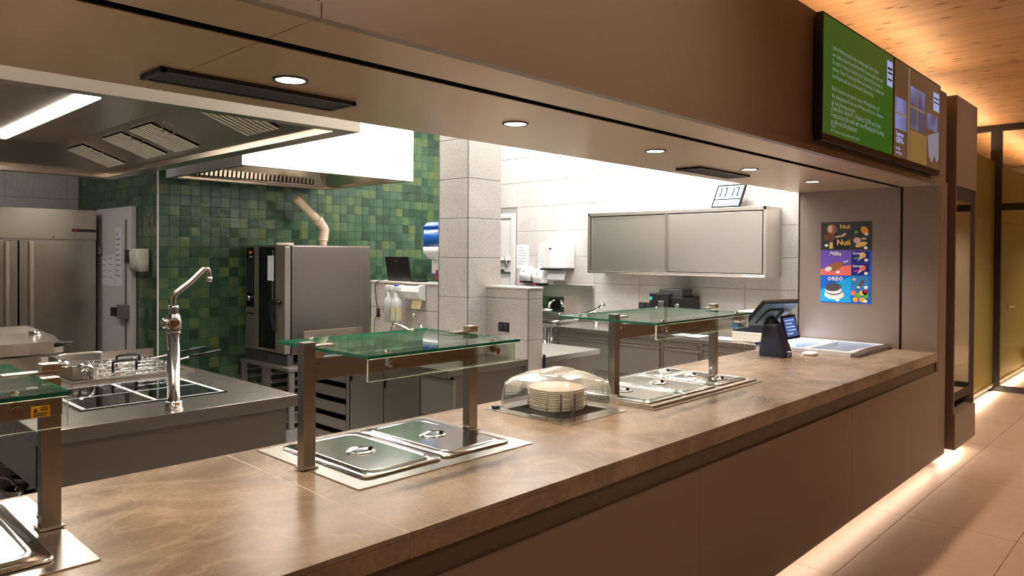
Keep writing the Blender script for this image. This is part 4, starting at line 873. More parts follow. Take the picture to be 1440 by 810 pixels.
for ch, u in (('1', .0), ('7', .055), ('1', .125), ('7', .175)): digit(b, ch, .025 + u, .125, .038, .108, .012)
for vv in (.155, .195): cbx(b, .128, .136, vv, vv + .010, .001, .002)
digit(b, '2', .236, .128, .014, .035, .004); digit(b, '5', .256, .128, .014, .035, .004)
obj('digits', b, 'lcdink', t)
b = B()
digit(b, '2', .03, .03, .018, .045, .005); digit(b, '4', .055, .03, .018, .045, .005); digit(b, '4', .20, .03, .018, .045, .005); digit(b, '7', .225, .03, .018, .045, .005)
for k in range(7): cbx(b, .085 + k * .015, .095 + k * .015, .034, .044, .001, .002)
obj('digits', b, 'lcdink', t)
# coffee machine, sockets
t = thing('coffee_machine', 'small black coffee machine under the wall cupboard', 'coffee machine', (6.4, 3.85, .9))
obj('body', B().box(6.26, 6.58, 3.68, 4.0, .9005, 1.24, .01), 'black', t)
obj('tower', B().box(6.22, 6.5, 3.82, 4.04, 1.0, 1.27, .008), 'black', t); obj('top_hopper', B().box(6.30, 6.5, 3.72, 3.98, 1.24, 1.315, .008), 'darkgrey', t)
obj('spout', B().box(6.19, 6.23, 3.86, 3.92, 1.10, 1.20, .004), 'chrome', t); obj('logo_disc', B().cyl((6.2195, 4.02, 1.22), (6.2185, 4.02, 1.22), .018), 'teal', t)
obj('drip_tray', B().box(6.12, 6.26, 3.82, 4.0, .9005, .93, .003), 'darkgrey', t); obj('knob', B().cyl((6.22, 3.72, 1.16), (6.205, 3.72, 1.16), .022), 'chrome', t)
def socket(axis, c, u0, u1, z0, z1, label, n=2):
    t = thing('wall_socket', label, 'socket', ((c, (u0 + u1) / 2, z0)))
    obj('cover', B().box(c - .010, c, u0, u1, z0, z1, .002), 'black', t)
    w_ = (u1 - u0) / n
    for k in range(n): obj('outlet', B().box(c - .012, c - .010, u0 + w_ * k + w_ * .22, u0 + w_ * (k + 1) - w_ * .22, z0 + .2 * (z1 - z0), z1 - .2 * (z1 - z0)), 'darkgrey', t)
socket('x', 6.612, 4.25, 4.42, 1.08, 1.145, 'black double socket on the end wall, left of the coffee machine')
socket('x', 3.842, 3.685, 3.79, 1.08, 1.148, 'black socket on the short tiled divider wall')
socket('x', 3.652, 4.99, 5.03, 1.12, 1.19, 'small black socket on the low wall beside the oven', 1)
# dispensers, papers, door
t = thing('towel_dispenser', 'white paper towel dispenser on the end wall', 'dispenser', (6.53, 5.5, 1.45))
b = B().loft([[Vector((6.61 - d, 5.50 + s_, 1.49)) for d, s_ in ((0, -.20), (.17, -.17), (.20, 0), (.17, .17), (0, .20))], [Vector((6.61 - d, 5.50 + s_, 1.78)) for d, s_ in ((0, -.20), (.18, -.18), (.215, 0), (.18, .18), (0, .20))], [Vector((6.61 - d, 5.50 + s_, 1.82)) for d, s_ in ((0, -.18), (.13, -.15), (.15, 0), (.13, .15), (0, .18))]])
o = obj('cover', b, 'white', t); bv = o.modifiers.new('b', 'BEVEL'); bv.width = .012; bv.segments = 3
obj('base', B().box(6.44, 6.61, 5.31, 5.69, 1.465, 1.489, .004), 'darkgrey', t)
obj('lock_mark', B().box(6.392, 6.398, 5.47, 5.51, 1.715, 1.725), 'darkgrey', t)
obj('towel', B().loft([[Vector((6.52 + d, yy, zz)) for d, zz in ((0, 1.465), (.004, 1.465), (.002 - .03, 1.36), (-.034, 1.36))] for yy in (5.36, 5.62)]), 'paper', t)
s0 = None
for i, (y, dz, l) in enumerate(((5.99, 0, 'white soap dispenser, left of the pair below the notices'), (5.78, -.02, 'white soap dispenser, right of the pair, beside the paper towels'))):
    t = thing('soap_dispenser', l, 'dispenser', (6.55, y, 1.31), 'soap dispensers')
    b = B().loft([rr(6.555, y, .055, .085, .02, 1.33 + dz, 3), rr(6.55, y, .062, .088, .03, 1.42 + dz, 3), rr(6.565, y, .045, .078, .03, 1.49 + dz, 3), rr(6.58, y, .028, .05, .02, 1.505 + dz, 3)], smooth=True)
    obj('shell', b, 'white', t); obj('nozzle_base', B().box(6.51, 6.61, y - .085, y + .085, 1.305 + dz, 1.33 + dz, .004), 'black', t); obj('mark', B().box(6.487, 6.489, y - .012, y + .012, 1.44 + dz, 1.45 + dz), 'darkgrey', t)
    obj('tank_label', B().box(6.505, 6.51, y + .03, y + .06, 1.307 + dz, 1.325 + dz), 'red', t)
def notice(x, y0, y1, z0, z1, label, rows=6, group='notices'):
    t = thing('paper_notice', label, 'notice', (x, (y0 + y1) / 2, z0), group)
    obj('sheet', B().box(x - .002, x, y0, y1, z0, z1), 'paper', t)
    b = B(); W = y1 - y0; H_ = z1 - z0
    for k in range(rows):
        z = z1 - H_ * (.10 + .8 * k / rows); ln = random.uniform(.4, .8) * W
        b.box(x - .0026, x - .002, y1 - W * .1 - ln, y1 - W * .1, z - H_ * .03, z)
    obj('print', b, 'paperprint', t)
    return t
notice(6.61, 6.02, 6.22, 1.475, 1.765, 'white printed notice on the end wall beside the door', 7)
notice(6.61, 5.70, 5.86, 1.46, 1.77, 'white printed notice half hidden by the paper towel dispenser', 6)
dd = struct('door_1', B().box(6.600, 6.612, 6.30, 6.95, 0, 2.10), 'doorwhite')
obj('door_frame', B().box(6.585, 6.612, 6.235, 6.30, 0, 2.16, .004).box(6.585, 6.612, 6.30, 7.0, 2.10, 2.16, .004), 'doorwhite', dd)
obj('door_bar', B().box(6.57, 6.60, 6.31, 6.9, 1.56, 1.575).cyl((6.58, 6.37, 1.50), (6.57, 6.37, 1.62), .018), 'chrome', dd)
obj('door_bolt', B().box(6.57, 6.60, 6.42, 6.5, 1.44, 1.46).box(6.575, 6.6, 6.3, 6.7, 1.418, 1.43), 'darkgrey', dd)
# hand basin unit on the end wall
t = thing('hand_basin', 'steel hand basin with tall backsplash on the end wall', 'basin', (6.4, 5.5, .8))
obj('backsplash', B().box(6.595, 6.611, 5.02, 5.86, .9, 1.27, .002).box(6.585, 6.611, 5.02, 5.86, 1.27, 1.30, .002), 'steel_cab', t)
obj('bowl', B().loft([rr(6.30, 5.42, .16, .24, .06, .84), rr(6.30, 5.42, .22, .30, .06, .93), rr(6.30, 5.42, .20, .28, .06, .93), rr(6.30, 5.42, .12, .20, .06, .85)], smooth=True), 'chrome', t)
obj('mirror_box', B().box(6.42, 6.595, 5.3, 5.75, .99, 1.17, .003), 'chrome', t); obj('recess', B().box(6.415, 6.42, 5.36, 5.52, 1.02, 1.14), 'dark', t)
obj('tap', B().tube([(6.52, 5.45, .95), (6.52, 5.45, 1.08), (6.45, 5.44, 1.12), (6.32, 5.42, 1.10), (6.30, 5.42, 1.05)], .016), 'chrome', t)
obj('tap_lever', B().cyl((6.5, 5.45, 1.0), (6.36, 5.55, 1.02), .012).sph((6.34, 5.56, 1.02), .02), 'chrome', t)
obj('pedestal', B().cyl((6.34, 5.5, .0), (6.34, 5.5, .84), .045).cyl((6.3, 5.38, .4), (6.3, 5.38, .84), .018).cyl((6.4, 5.3, .4), (6.4, 5.3, .84), .015), 'chrome', t)
t = thing('swivel_tap', 'chrome swivel tap with a long straight spout on the end worktop', 'tap', (6.3, 4.75, .9))
obj('base', B().cyl((6.30, 4.75, .9), (6.30, 4.75, .93), .03).cyl((6.30, 4.75, .93), (6.27, 4.75, 1.05), .014), 'chrome', t)
obj('spout', B().tube([(6.28, 4.68, 1.10), (6.27, 4.76, 1.055), (6.25, 4.90, 1.01), (6.22, 5.08, .985), (6.2, 5.16, .97)], [.014] * 1, 10), 'chrome', t)
obj('spray_head', B().cyl((6.28, 4.70, 1.09), (6.285, 4.64, 1.125), .02), 'chrome', t)

# ================================================================= CENTRE BENCHES
t = thing('sink_bench', 'steel sink bench with doors and drawers in front of the low tiled wall', 'worktop', (3.37, 4.3, 0))
obj('worktop', B().box(3.09, 3.642, 3.50, 4.42, .86, .90, .003).box(3.642, 3.838, 3.50, 3.92, .86, .90, .003).box(3.09, 3.20, 4.42, 5.25, .86, .90, .003).box(3.56, 3.65, 4.42, 5.25, .86, .90, .003).box(3.20, 3.56, 4.95, 5.25, .86, .90, .003), 'steel_top', t)
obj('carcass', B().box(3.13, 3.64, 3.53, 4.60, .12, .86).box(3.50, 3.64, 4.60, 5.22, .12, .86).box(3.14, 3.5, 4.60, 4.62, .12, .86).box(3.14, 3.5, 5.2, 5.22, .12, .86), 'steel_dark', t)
obj('basin', B().box(3.20, 3.56, 4.42, 4.95, .70, .705).box(3.20, 3.205, 4.42, 4.95, .70, .90).box(3.555, 3.56, 4.42, 4.95, .70, .90).box(3.20, 3.56, 4.42, 4.425, .70, .90).box(3.20, 3.56, 4.945, 4.95, .70, .90), 'steel_dark', t)
obj('upstand', B().box(3.632, 3.645, 3.93, 5.25, .90, .96).box(3.09, 3.65, 5.235, 5.25, .90, 1.02, .002), 'steel', t)
drawer(t, 'x', 3.13, 3.47, 3.80, .58, .86); drawer(t, 'x', 3.13, 3.47, 3.80, .20, .57)
obj('stile', B().box(3.115, 3.13, 3.50, 3.47 + .03, .12, .86), 'steel', t)
obj('end_panel', B().box(3.12, 3.838, 3.52, 3.53, .12, .86), 'steel_dark', t)
for a, b_ in ((3.815, 4.205), (4.215, 4.62)):
    o = obj('door', B().box(3.112, 3.13, a, b_, .14, .855, .002), 'steel', t)
    obj('latch', B().box(3.108, 3.112, b_ - .022, b_ - .010, .70, .77), 'dark', o)
obj('side_post', B().box(3.11, 3.14, 4.63, 4.67, .1, .86), 'steel', t); obj('side_post', B().box(3.11, 3.14, 5.16, 5.2, .1, .86), 'steel', t)
t2 = None
for k, z in enumerate((.74, .62, .50, .38, .26)):
    q = thing('slide_in_tray', 'steel tray, %s in the open rack of the sink bench' % ('topmost', 'second from the top', 'third from the top', 'fourth from the top', 'lowest')[k], 'tray', (3.3, 4.9, z), 'trays in the sink bench rack')
    obj('tray_body', B().box(3.112, 3.49, 4.68, 5.155, z - .07, z - .065).box(3.112, 3.116, 4.68, 5.155, z - .07, z + .012).box(3.112, 3.49, 4.68, 4.684, z - .05, z + .01).box(3.112, 3.49, 5.151, 5.155, z - .05, z + .01), 'steel', q)
    obj('tray_lip', B().box(3.10, 3.116, 4.68, 5.155, z + .010, z + .014), 'steel', q)
obj('rack_back_dark', B().box(3.5, 3.505, 4.62, 5.2, .14, .86), 'dark', t)  # back sheet of the tray rack, coloured black for the shade behind the trays
t = thing('prep_bench', 'plain steel bench on the far side of the divider wall', 'worktop', (4.35, 4.2, 0))
obj('worktop', B().box(4.005, 4.68, 3.49, 5.0, .86, .90, .003), 'steel_top', t)
obj('carcass', B().box(4.005, 4.65, 3.52, 4.98, .12, .86), 'steel_dark', t)
obj('edge_strip', B().box(4.002, 4.012, 3.48, 3.50, .80, .92), 'black', t)
drawer(t, 'x', 4.03, 3.56, 4.2, .5, .86)
# swan tap on sink bench
t = thing('sink_tap', 'chrome sink tap with lever below the spray bottles', 'tap', (3.6, 4.3, .9))
obj('base', B().cyl((3.60, 4.28, .90), (3.60, 4.28, .97), .022), 'chrome', t)
obj('spout', B().tube([(3.60, 4.28, .96), (3.55, 4.38, 1.02), (3.50, 4.52, 1.09), (3.48, 4.58, 1.09), (3.475, 4.60, 1.03)], .011, 10), 'chrome', t)
obj('lever', B().cyl((3.60, 4.27, .97), (3.585, 4.45, 1.16), .007).sph((3.583, 4.46, 1.17), .013), 'chrome', t)
# wall bracket, spray bottles, canister
t = thing('paper_holder', 'white curved paper holder on the low tiled wall', 'holder', (3.6, 4.5, 1.28))
obj('shell', B().loft([[Vector((3.648 - d, yy, zz)) for d, zz in ((0, 1.28), (.055, 1.30), (.075, 1.35), (.06, 1.395), (0, 1.40))] for yy in (4.40, 4.44, 4.66)], smooth=False), 'white', t)
obj('paper_roll_slot', B().box(3.60, 3.62, 4.45, 4.62, 1.398, 1.402), 'darkgrey', t)
obj('flap', B().loft([[Vector((3.646 - d, yy, zz)) for d, zz in ((.02, 1.30), (.023, 1.30), (.045, 1.22), (.042, 1.22))] for yy in (4.41, 4.52)]), 'lemon', t)
for i, (y, x, z, m, mm, l) in enumerate(((4.745, 3.56, 1.10, 'liquid', 'white', 'white spray bottle hanging on the low tiled wall, left'), (4.625, 3.54, 1.095, 'lemon', 'white', 'spray bottle with a striped label, right beside the plain one'))):
    t = thing('spray_bottle', l, 'spray bottle', (x, y, z), 'spray bottles')
    obj('bottle', B().loft([rr(x, y, .028, .042, .018, z, 4), rr(x, y, .030, .044, .018, z + .16, 4), rr(x, y, .024, .034, .016, z + .19, 4), rr(x, y, .014, .014, .010, z + .215, 4), rr(x, y, .014, .014, .010, z + .235, 4)], smooth=True), 'liquid', t)
    if i: obj('label', B().loft([rr(x, y, .0305, .0445, .018, z + .03, 4), rr(x, y, .0305, .0445, .018, z + .13, 4)], cap0=False, cap1=False, smooth=True), 'lemon', t)
    if i: obj('label_stripe', B().box(x - .032, x - .0306, y - .036, y - .026, z + .02, z + .12), 'teal', t)
    h = obj('spray_head', B().box(x - .014, x + .014, y - .045, y + .040, z + .255, z + .295, .008).box(x - .010, x + .010, y - .012, y + .018, z + .23, z + .26, .004).box(x - .007, x + .007, y + .03, y + .052, z + .262, z + .287, .003), 'white', t)
    obj('trigger', B().box(x - .005, x + .005, y + .024, y + .034, z + .20, z + .258, .002, rot=Matrix.Rotation(-.35, 3, 'X')), 'white', h)
    if i: obj('cap', B().box(x - .012, x + .012, y - .015, y + .015, z + .293, z + .306, .003), 'p_blue', h)
# ledge: laptop, glass guard, blue dispenser
t = thing('laptop', 'open black laptop seen from behind on the low wall ledge', 'laptop', (3.74, 4.8, 1.42))
obj('screen_lid', B().box(3.715, 3.723, 4.66, 4.97, 1.425, 1.625, .003, rot=Matrix.Rotation(math.radians(-10), 3, 'Y'), piv=(3.72, 4.8, 1.425)), 'black', t)
obj('base', B().box(3.72, 3.85, 4.62, 4.97, 1.4205, 1.436, .003), 'black', t)
obj('logo_mark', B().box(3.684, 3.687, 4.80, 4.84, 1.585, 1.592, rot=Matrix.Rotation(math.radians(-10), 3, 'Y')), 'greyrail', t)
obj('laptop_lead', B().tube([(3.70, 4.98, 1.43), (3.63, 5.02, 1.40), (3.64, 5.03, 1.25), (3.64, 4.99, 1.16)], .004, 8).tube([(3.70, 4.90, 1.43), (3.635, 4.90, 1.40), (3.64, 4.89, 1.30), (3.64, 4.94, 1.16)], .0025, 8).tube([(3.64, 5.01, 1.15), (3.63, 5.04, 1.08), (3.64, 5.05, .98)], .003, 8), 'black', t)
obj('black_tray', B().box(3.68, 3.76, 4.50, 4.63, 1.4205, 1.43, .002), 'black', None, 'small flat black tray lying on the low wall ledge beside the laptop', 'tray')
t = thing('ledge_glass', 'small glass guard standing behind the laptop on the low wall', 'sneeze guard', (3.84, 4.75, 1.42))
g = B().box(3.836, 3.842, 4.36, 5.11, 1.4205, 1.60)
for f in g.b.faces: f.material_index = 0 if abs(f.normal.x) > .9 else 1
obj('glass_pane', g, ['glass', 'clearedge'], t)
for y in (4.46, 5.02): obj('stud', B().cyl((3.832, y, 1.585), (3.846, y, 1.585), .012), 'chrome', t)
t = thing('roll_dispenser', 'blue and white roll dispenser on the far side of the pillar', 'dispenser', (3.86, 4.4, 1.5))
def rd_ring(z, k=1, dz=0): return rr(3.86, 4.405, .135 * k, .152 * k, .05, z, 4)
obj('blue_cover', B().loft([rd_ring(1.70), rd_ring(1.84, 1.0)], smooth=True), 'blue', t)
obj('blue_lid', B().loft([rd_ring(1.842, 1.01), rd_ring(1.865, 1.01), rd_ring(1.89, .88), rd_ring(1.898, .7)], smooth=True), 'blue', t)
obj('white_body', B().loft([rd_ring(1.70), rd_ring(1.655, 1), rd_ring(1.61, .80), rd_ring(1.60, .5)], smooth=True), 'white', t)
obj('outlet', B().box(3.80, 3.90, 4.28, 4.51, 1.49, 1.60, .004), 'white', t); obj('outlet_base', B().box(3.80, 3.90, 4.28, 4.51, 1.482, 1.49), 'p_blue', t); obj('red_cord', B().cyl((3.79, 4.44, 1.44), (3.79, 4.44, 1.52), .008), 'red', t)

# ================================================================= OVEN
t = thing('combi_oven', 'large steel combination oven with a glass door and control column', 'oven', (4.0, 6.7, .66))
X0, YA, YB, ZA, ZB = 3.545, 6.295, 7.143, .70, 1.715
obj('body', B().box(X0 + .04, 4.475, YA, YB, ZA - .02, ZB, .004), 'oven_side', t)
obj('top_plate', B().box(X0 + .0, 4.48, YA - .003, YB + .003, ZB, ZB + .006), 'steel', t)
obj('side_seam', B().box(4.36, 4.363, YA - .0012, YA, ZA, ZB), 'steel', t)
d = obj('control_column', B().box(X0, X0 + .04, 6.90, YB, ZA - .03, ZB, .003), 'ovenfront', t)
obj('control_panel', B().box(X0 - .003, X0, 6.96, 7.12, 1.10, 1.70, .001), 'blackgloss', d, 'dark glass control panel')
obj('display', B().box(X0 - .0036, X0 - .003, 6.975, 7.105, 1.24, 1.55), 'navy', d)
obj('maker_plate', B().box(X0 - .0036, X0 - .003, 6.995, 7.065, 1.637, 1.667), 'p_coral', d); text('iCombi', .026, 'whiteink', d, '-x', X0 - .004, 7.06, 1.60)
obj('dial', B().cyl((X0 - .003, 7.05, 1.19), (X0 - .025, 7.05, 1.19), .034, .030).cyl((X0 - .025, 7.05, 1.19), (X0 - .028, 7.05, 1.19), .022), 'chrome', d)
obj('vent_slot', B().box(X0 - .002, X0, 6.96, 7.1, 1.03, 1.04), 'dark', d)
d = obj('door', B().box(X0 - .03, X0 + .03, 6.30, 6.885, ZA - .01, ZB - .005, .006), 'ovenfront', t)
obj('door_glass', B().box(X0 - .033, X0 - .03, 6.475, 6.80, ZA + .02, ZB - .01, .001), 'blackgloss', d, 'dark door window')
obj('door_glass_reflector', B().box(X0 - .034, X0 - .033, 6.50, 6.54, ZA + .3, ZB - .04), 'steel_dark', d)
obj('handle', B().cyl((X0 - .03, 6.37, 1.18), (X0 - .075, 6.37, 1.18), .018).tube([(X0 - .075, 6.36, 1.20), (X0 - .085, 6.44, 1.19), (X0 - .08, 6.47, 1.13), (X0 - .065, 6.46, .98), (X0 - .055, 6.45, .90)], .018, 10), 'black', d)
obj('hinge_gap', B().box(X0 - .005, X0 + .04, 6.885, 6.90, ZA, ZB - .01), 'dark', t)
obj('base_grille', B().box(X0 + .0, X0 + .06, 6.30, 7.12, .572, ZA - .02), 'darkgrey', t)
obj('oven_foot', B().cyl((X0 + .03, 6.95, .66), (X0 - .02, 6.95, .655), .015).cyl((X0 + .03, 6.7, .64), (X0 - .03, 6.7, .635), .018), 'black', t)
obj('gasket_label', B().box(X0 - .0346, X0 - .034, 6.50, 6.62, 1.38, 1.62), 'frost', d)
obj('top_ring', B().lathe([(.085, 0), (.085, .022), (.08, .028)], (3.75, 6.72, ZB + .006)), 'cream', t)
t = thing('exhaust_pipe', 'beige plastic exhaust pipe bent above the oven', 'pipe', (4.295, 6.9, ZB + .007))
obj('lower_pipe', B().cyl((4.30, 6.9, ZB + .007), (4.30, 6.9, 1.79), .038).cyl((4.30, 6.9, 1.78), (4.30, 6.9, 1.80), .050), 'beigepipe', t)
obj('elbow', B().tube([(4.30, 6.9, 1.79), (4.31, 6.9, 1.86), (4.31, 6.9, 1.91), (4.25, 6.9, 1.99)], .048, 14), 'beigepipe', t)
obj('upper_pipe', B().cyl((4.25, 6.9, 1.985), (3.98, 6.9, 2.215), .042).cyl((4.26, 6.9, 1.975), (4.225, 6.9, 2.01), .053), 'beigepipe', t)
t = thing('oven_stand', 'steel open stand with tray runners under the oven', 'stand', (3.9, 6.7, 0))
obj('top_frame', B().box(3.49, 4.45, 6.17, 7.15, .54, .57, .002), 'ovenfront', t)
for a, b_ in ((3.50, 6.18), (3.50, 7.11), (3.50, 6.62), (4.40, 6.18), (4.40, 7.11)):
    obj('leg', B().box(a, a + .05, b_, b_ + (.09 if b_ == 6.62 else .035), 0, .54), 'ovenfront', t)
obj('back_panel', B().box(4.3, 4.31, 6.2, 7.12, .06, .54), 'steel_dark', t); obj('bottom_shelf', B().box(3.5, 4.42, 6.2, 7.12, .05, .06), 'ovenfront', t)
for yy in (6.235, 6.60, 6.73, 7.09):
    for zz in (.14, .22, .30, .38, .46): obj('runner', B().box(3.54, 4.28, yy - .008, yy + .008, zz, zz + .006).cyl((3.535, yy, zz + .01), (3.55, yy, zz + .01), .01), 'ovenfront', t)

# ================================================================= HOODS
def frame_box(b, x0, x1, y0, y1, z0, z1, th): return b.box(x0, x1, y0, y0 + th, z0, z1).box(x0, x1, y1 - th, y1, z0, z1).box(x0, x0 + th, y0 + th, y1 - th, z0, z1).box(x1 - th, x1, y0 + th, y1 - th, z0, z1)
t = thing('extractor_hood', 'large steel extractor hood over the cooking island, with a lit lamp strip', 'extractor hood', (.6, 5.2, 2.3))
hx0, hx1, hy0, hy1, hz = -1.6, 2.30, 3.33, 7.12, 2.297
obj('outer_casing', frame_box(B(), hx0, hx1, hy0, hy1, hz, 3.58, .012), 'steel_hood', t)
ix0, ix1, iy0, iy1 = hx0 + .55, 1.75, 4.45, 6.62; zt = 2.50
rim = B(); rim.loft([rr(0, 0, 1, 1, .001, 0, 1)[:0] or [Vector(p) for p in ((hx0, hy0, hz), (hx1, hy0, hz), (hx1, hy1, hz), (hx0, hy1, hz))], [Vector(p) for p in ((hx0 + .10, hy0 + .10, hz + .004), (hx1 - .10, hy0 + .10, hz + .004), (hx1 - .10, hy1 - .10, hz + .004), (hx0 + .10, hy1 - .10, hz + .004))]], cap0=False, cap1=False)
rim.loft([[Vector(p) for p in ((hx0 + .10, hy0 + .10, hz + .004), (hx1 - .10, hy0 + .10, hz + .004), (hx1 - .10, hy1 - .10, hz + .004), (hx0 + .10, hy1 - .10, hz + .004))], [Vector(p) for p in ((hx0 + .10, hy0 + .10, hz + .04), (hx1 - .10, hy0 + .10, hz + .04), (hx1 - .10, hy1 - .10, hz + .04), (hx0 + .10, hy1 - .10, hz + .04))]], cap0=False, cap1=False)
obj('drip_rim', rim, 'steel_hood', t)
lo = ((hx0 + .10, hy0 + .10), (hx1 - .10, hy0 + .10), (hx1 - .10, hy1 - .10), (hx0 + .10, hy1 - .10)); hi = ((ix0, iy0), (ix1, iy0), (ix1, iy1), (ix0, iy1))
for k in range(4):
    a, b_ = lo[k], lo[(k + 1) % 4]; c, d = hi[(k + 1) % 4], hi[k]
    obj('sloped_panel', B().poly([(a[0], a[1], hz + .04), (b_[0], b_[1], hz + .04), (c[0], c[1], zt), (d[0], d[1], zt)], (0, 0, .004)), 'steel_hood', t)
obj('top_panel', B().box(ix0, ix1, iy0, iy1, zt, zt + .004), 'steel_hood', t)
ls = obj('lamp_strip', B().box(1.265, 1.365, 4.44, 6.55, zt - .012, zt - .001), 'lamp_strip', t, 'lit white lamp strip')
area('hood_lamp', (1.31, 5.45, zt - .02), .12, 2.0, 24, (1.0, .90, .76))
sl = Vector((ix1 - (hx1 - .10), 0, zt - (hz + .04))).normalized(); nn = Vector((-sl.z, 0, sl.x)); nn = -nn if nn.z > 0 else nn
base = Vector((hx1 - .10, 0, hz + .04))
M['filter'] = plain('filter_steel', (.92, .84, .72), .5, .4, .03)
for yc in (4.05, 5.12, 5.66, 6.50):
    f = obj('grease_filter', B().poly([base + sl * s_ + Vector((0, yy, 0)) + nn * .002 for s_, yy in ((.085, yc - .19), (.085, yc + .19), (.415, yc + .19), (.415, yc - .19))], nn * .006), 'dark', t)
    for k in range(8):
        yy = yc - .175 + k * .050
        obj('baffle', B().poly([base + sl * s_ + Vector((0, y_, 0)) + nn * .009 for s_, y_ in ((.085, yy - .0115), (.085, yy + .0115), (.415, yy + .0115), (.415, yy - .0115))], nn * .006), 'filter', f)
    obj('filter_handle', B().tube([base + sl * .36 + Vector((0, yc - .245, 0)) + nn * .01, base + sl * .36 + Vector((0, yc - .245, 0)) + nn * .035, base + sl * .28 + Vector((0, yc - .245, 0)) + nn * .035, base + sl * .28 + Vector((0, yc - .245, 0)) + nn * .01], .005, 6, 0), 'chrome', f)
t = thing('extractor_hood', 'smaller white-looking steel extractor hood above the oven', 'extractor hood', (3.6, 6.3, 2.345))
hx0, hx1, hy0, hy1, hz = 2.74, 4.465, 5.58, 7.10, 2.345
obj('outer_casing', frame_box(B(), hx0, hx1, hy0, hy1, hz, 3.58, .012), steel('oven_hood_steel', (.78, .77, .76), .46, (2, 2, 60), .05, .05), t)
obj('seam', B().box(3.3, hx1, hy0 - .0015, hy0, 2.755, 2.759), 'steel_dark', t)
lo = ((hx0 + .07, hy0 + .07), (hx1 - .07, hy0 + .07), (hx1 - .07, hy1 - .07), (hx0 + .07, hy1 - .07)); hi = ((hx0 + .3, hy0 + .2), (hx1 - .3, hy0 + .2), (hx1 - .3, hy1 - .28), (hx0 + .3, hy1 - .28))
rim = B().loft([[Vector(p) for p in ((hx0, hy0, hz), (hx1, hy0, hz), (hx1, hy1, hz), (hx0, hy1, hz))], [Vector((*p, hz + .003)) for p in lo], [Vector((*p, hz + .03)) for p in lo]], cap0=False, cap1=False)
obj('drip_rim', rim, 'steel_hood', t)
for k in range(4):
    a, b_ = lo[k], lo[(k + 1) % 4]; c, d = hi[(k + 1) % 4], hi[k]
    obj('sloped_panel', B().poly([(a[0], a[1], hz + .03), (b_[0], b_[1], hz + .03), (c[0], c[1], hz + .22), (d[0], d[1], hz + .22)], (0, 0, .004)), 'steel_hood', t)
obj('top_panel', B().box(hx0 + .3, hx1 - .3, hy0 + .2, hy1 - .28, hz + .22, hz + .224), 'steel_hood', t)
fb = obj('filter_bank', B().box(2.95, 4.22, 6.96, 6.975, hz + .035, hz + .13), 'dark', t)
for k in range(28): obj('baffle', B().box(2.96 + k * .045, 2.985 + k * .045, 6.948, 6.962, hz + .04, hz + .125, rot=Matrix.Rotation(.12, 3, 'Y')), 'steel', fb)
area('hood_lamp', (3.55, 6.3, hz + .18), .9, .2, 5, (1.0, .85, .66))

# ================================================================= COOKING ISLAND
t = thing('cooking_island', 'steel cooking island with induction hob at the left', 'cooking island', (1.42, 4.8, 0))
ix0, ix1, iy0, iy1 = .83, 2.012, 3.464, 5.95
obj('worktop', B().box(ix0, ix1, iy0, iy1, .84, .90, .003), 'steel_top', t)
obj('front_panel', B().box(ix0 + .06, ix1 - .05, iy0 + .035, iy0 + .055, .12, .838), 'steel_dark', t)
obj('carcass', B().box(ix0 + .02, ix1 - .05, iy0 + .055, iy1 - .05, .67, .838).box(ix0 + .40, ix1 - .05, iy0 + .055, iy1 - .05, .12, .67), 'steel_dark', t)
obj('side_panel', B().box(ix0 + .012, ix0 + .022, iy0 + .06, iy1 - .05, .645, .838), 'steel', t)
obj('corner_post', B().box(ix0 + .012, ix0 + .06, iy0 + .03, iy0 + .08, .12, .838), 'steel', t)
obj('thermostat_knob', B().cyl((ix0 + .036, iy0 + .03, .745), (ix0 + .036, iy0 + .018, .745), .011), 'chrome', t)
obj('lower_shelf', B().box(ix0 + .02, ix0 + .40, iy0 + .06, iy1 - .05, .485, .50), 'steel', t)
h = obj('hob_glass', B().box(1.075, 1.785, 3.795, 4.47, .9003, .9035), 'blackgloss', t, 'black induction glass')
b = B(); w_ = .006
for x in (1.10, 1.425, 1.765): b.box(x - .010, x + .010, 3.81, 4.455, .9036, .9044)
for y in (3.812, 4.13, 4.452): b.box(1.10, 1.765, y - w_ * .7, y + w_ * .7, .9036, .9044)
obj('zone_marking', b, 'whiteink', h)
t = thing('column_tap', 'chrome column tap with a swivelling pot-filler arm on the cooking island', 'tap', (1.408, 3.556, .9))
x, y = 1.408, 3.556
obj('base_ring', B().lathe([(.044, 0), (.044, .008), (.040, .010), (.040, .035), (.036, .04)], (x, y, .9)), 'chrome', t)
obj('column', B().lathe([(.029, .04), (.029, .35), (.033, .355), (.033, .365), (.031, .37)], (x, y, .9)), 'chrome', t)
obj('valve_body', B().lathe([(.030, 0), (.034, .01), (.036, .05), (.028, .085), (.02, .09), (.022, .095), (.022, .11), (.026, .115), (.02, .13)], (x, y, 1.262)), 'chrome', t)
obj('valve_knob', B().sph((x - .045, y - .005, 1.31), .022, (.8, 1, 1.1)).cyl((x - .02, y - .02, 1.30), (x - .02, y - .038, 1.30), .014), 'chrome', t)
obj('arm', B().tube([(x, y, 1.38), (x, y, 1.425), (x + .015, y, 1.45), (x + .08, y, 1.50), (x + .13, y, 1.548), (x + .15, y, 1.565)], .0125, 12, 4), 'chrome', t)
obj('spout', B().tube([(x + .145, y, 1.562), (x + .163, y, 1.562), (x + .17, y, 1.54), (x + .17, y, 1.52)], .010, 10).cyl((x + .17, y, 1.525), (x + .17, y, 1.50), .014), 'chrome', t)
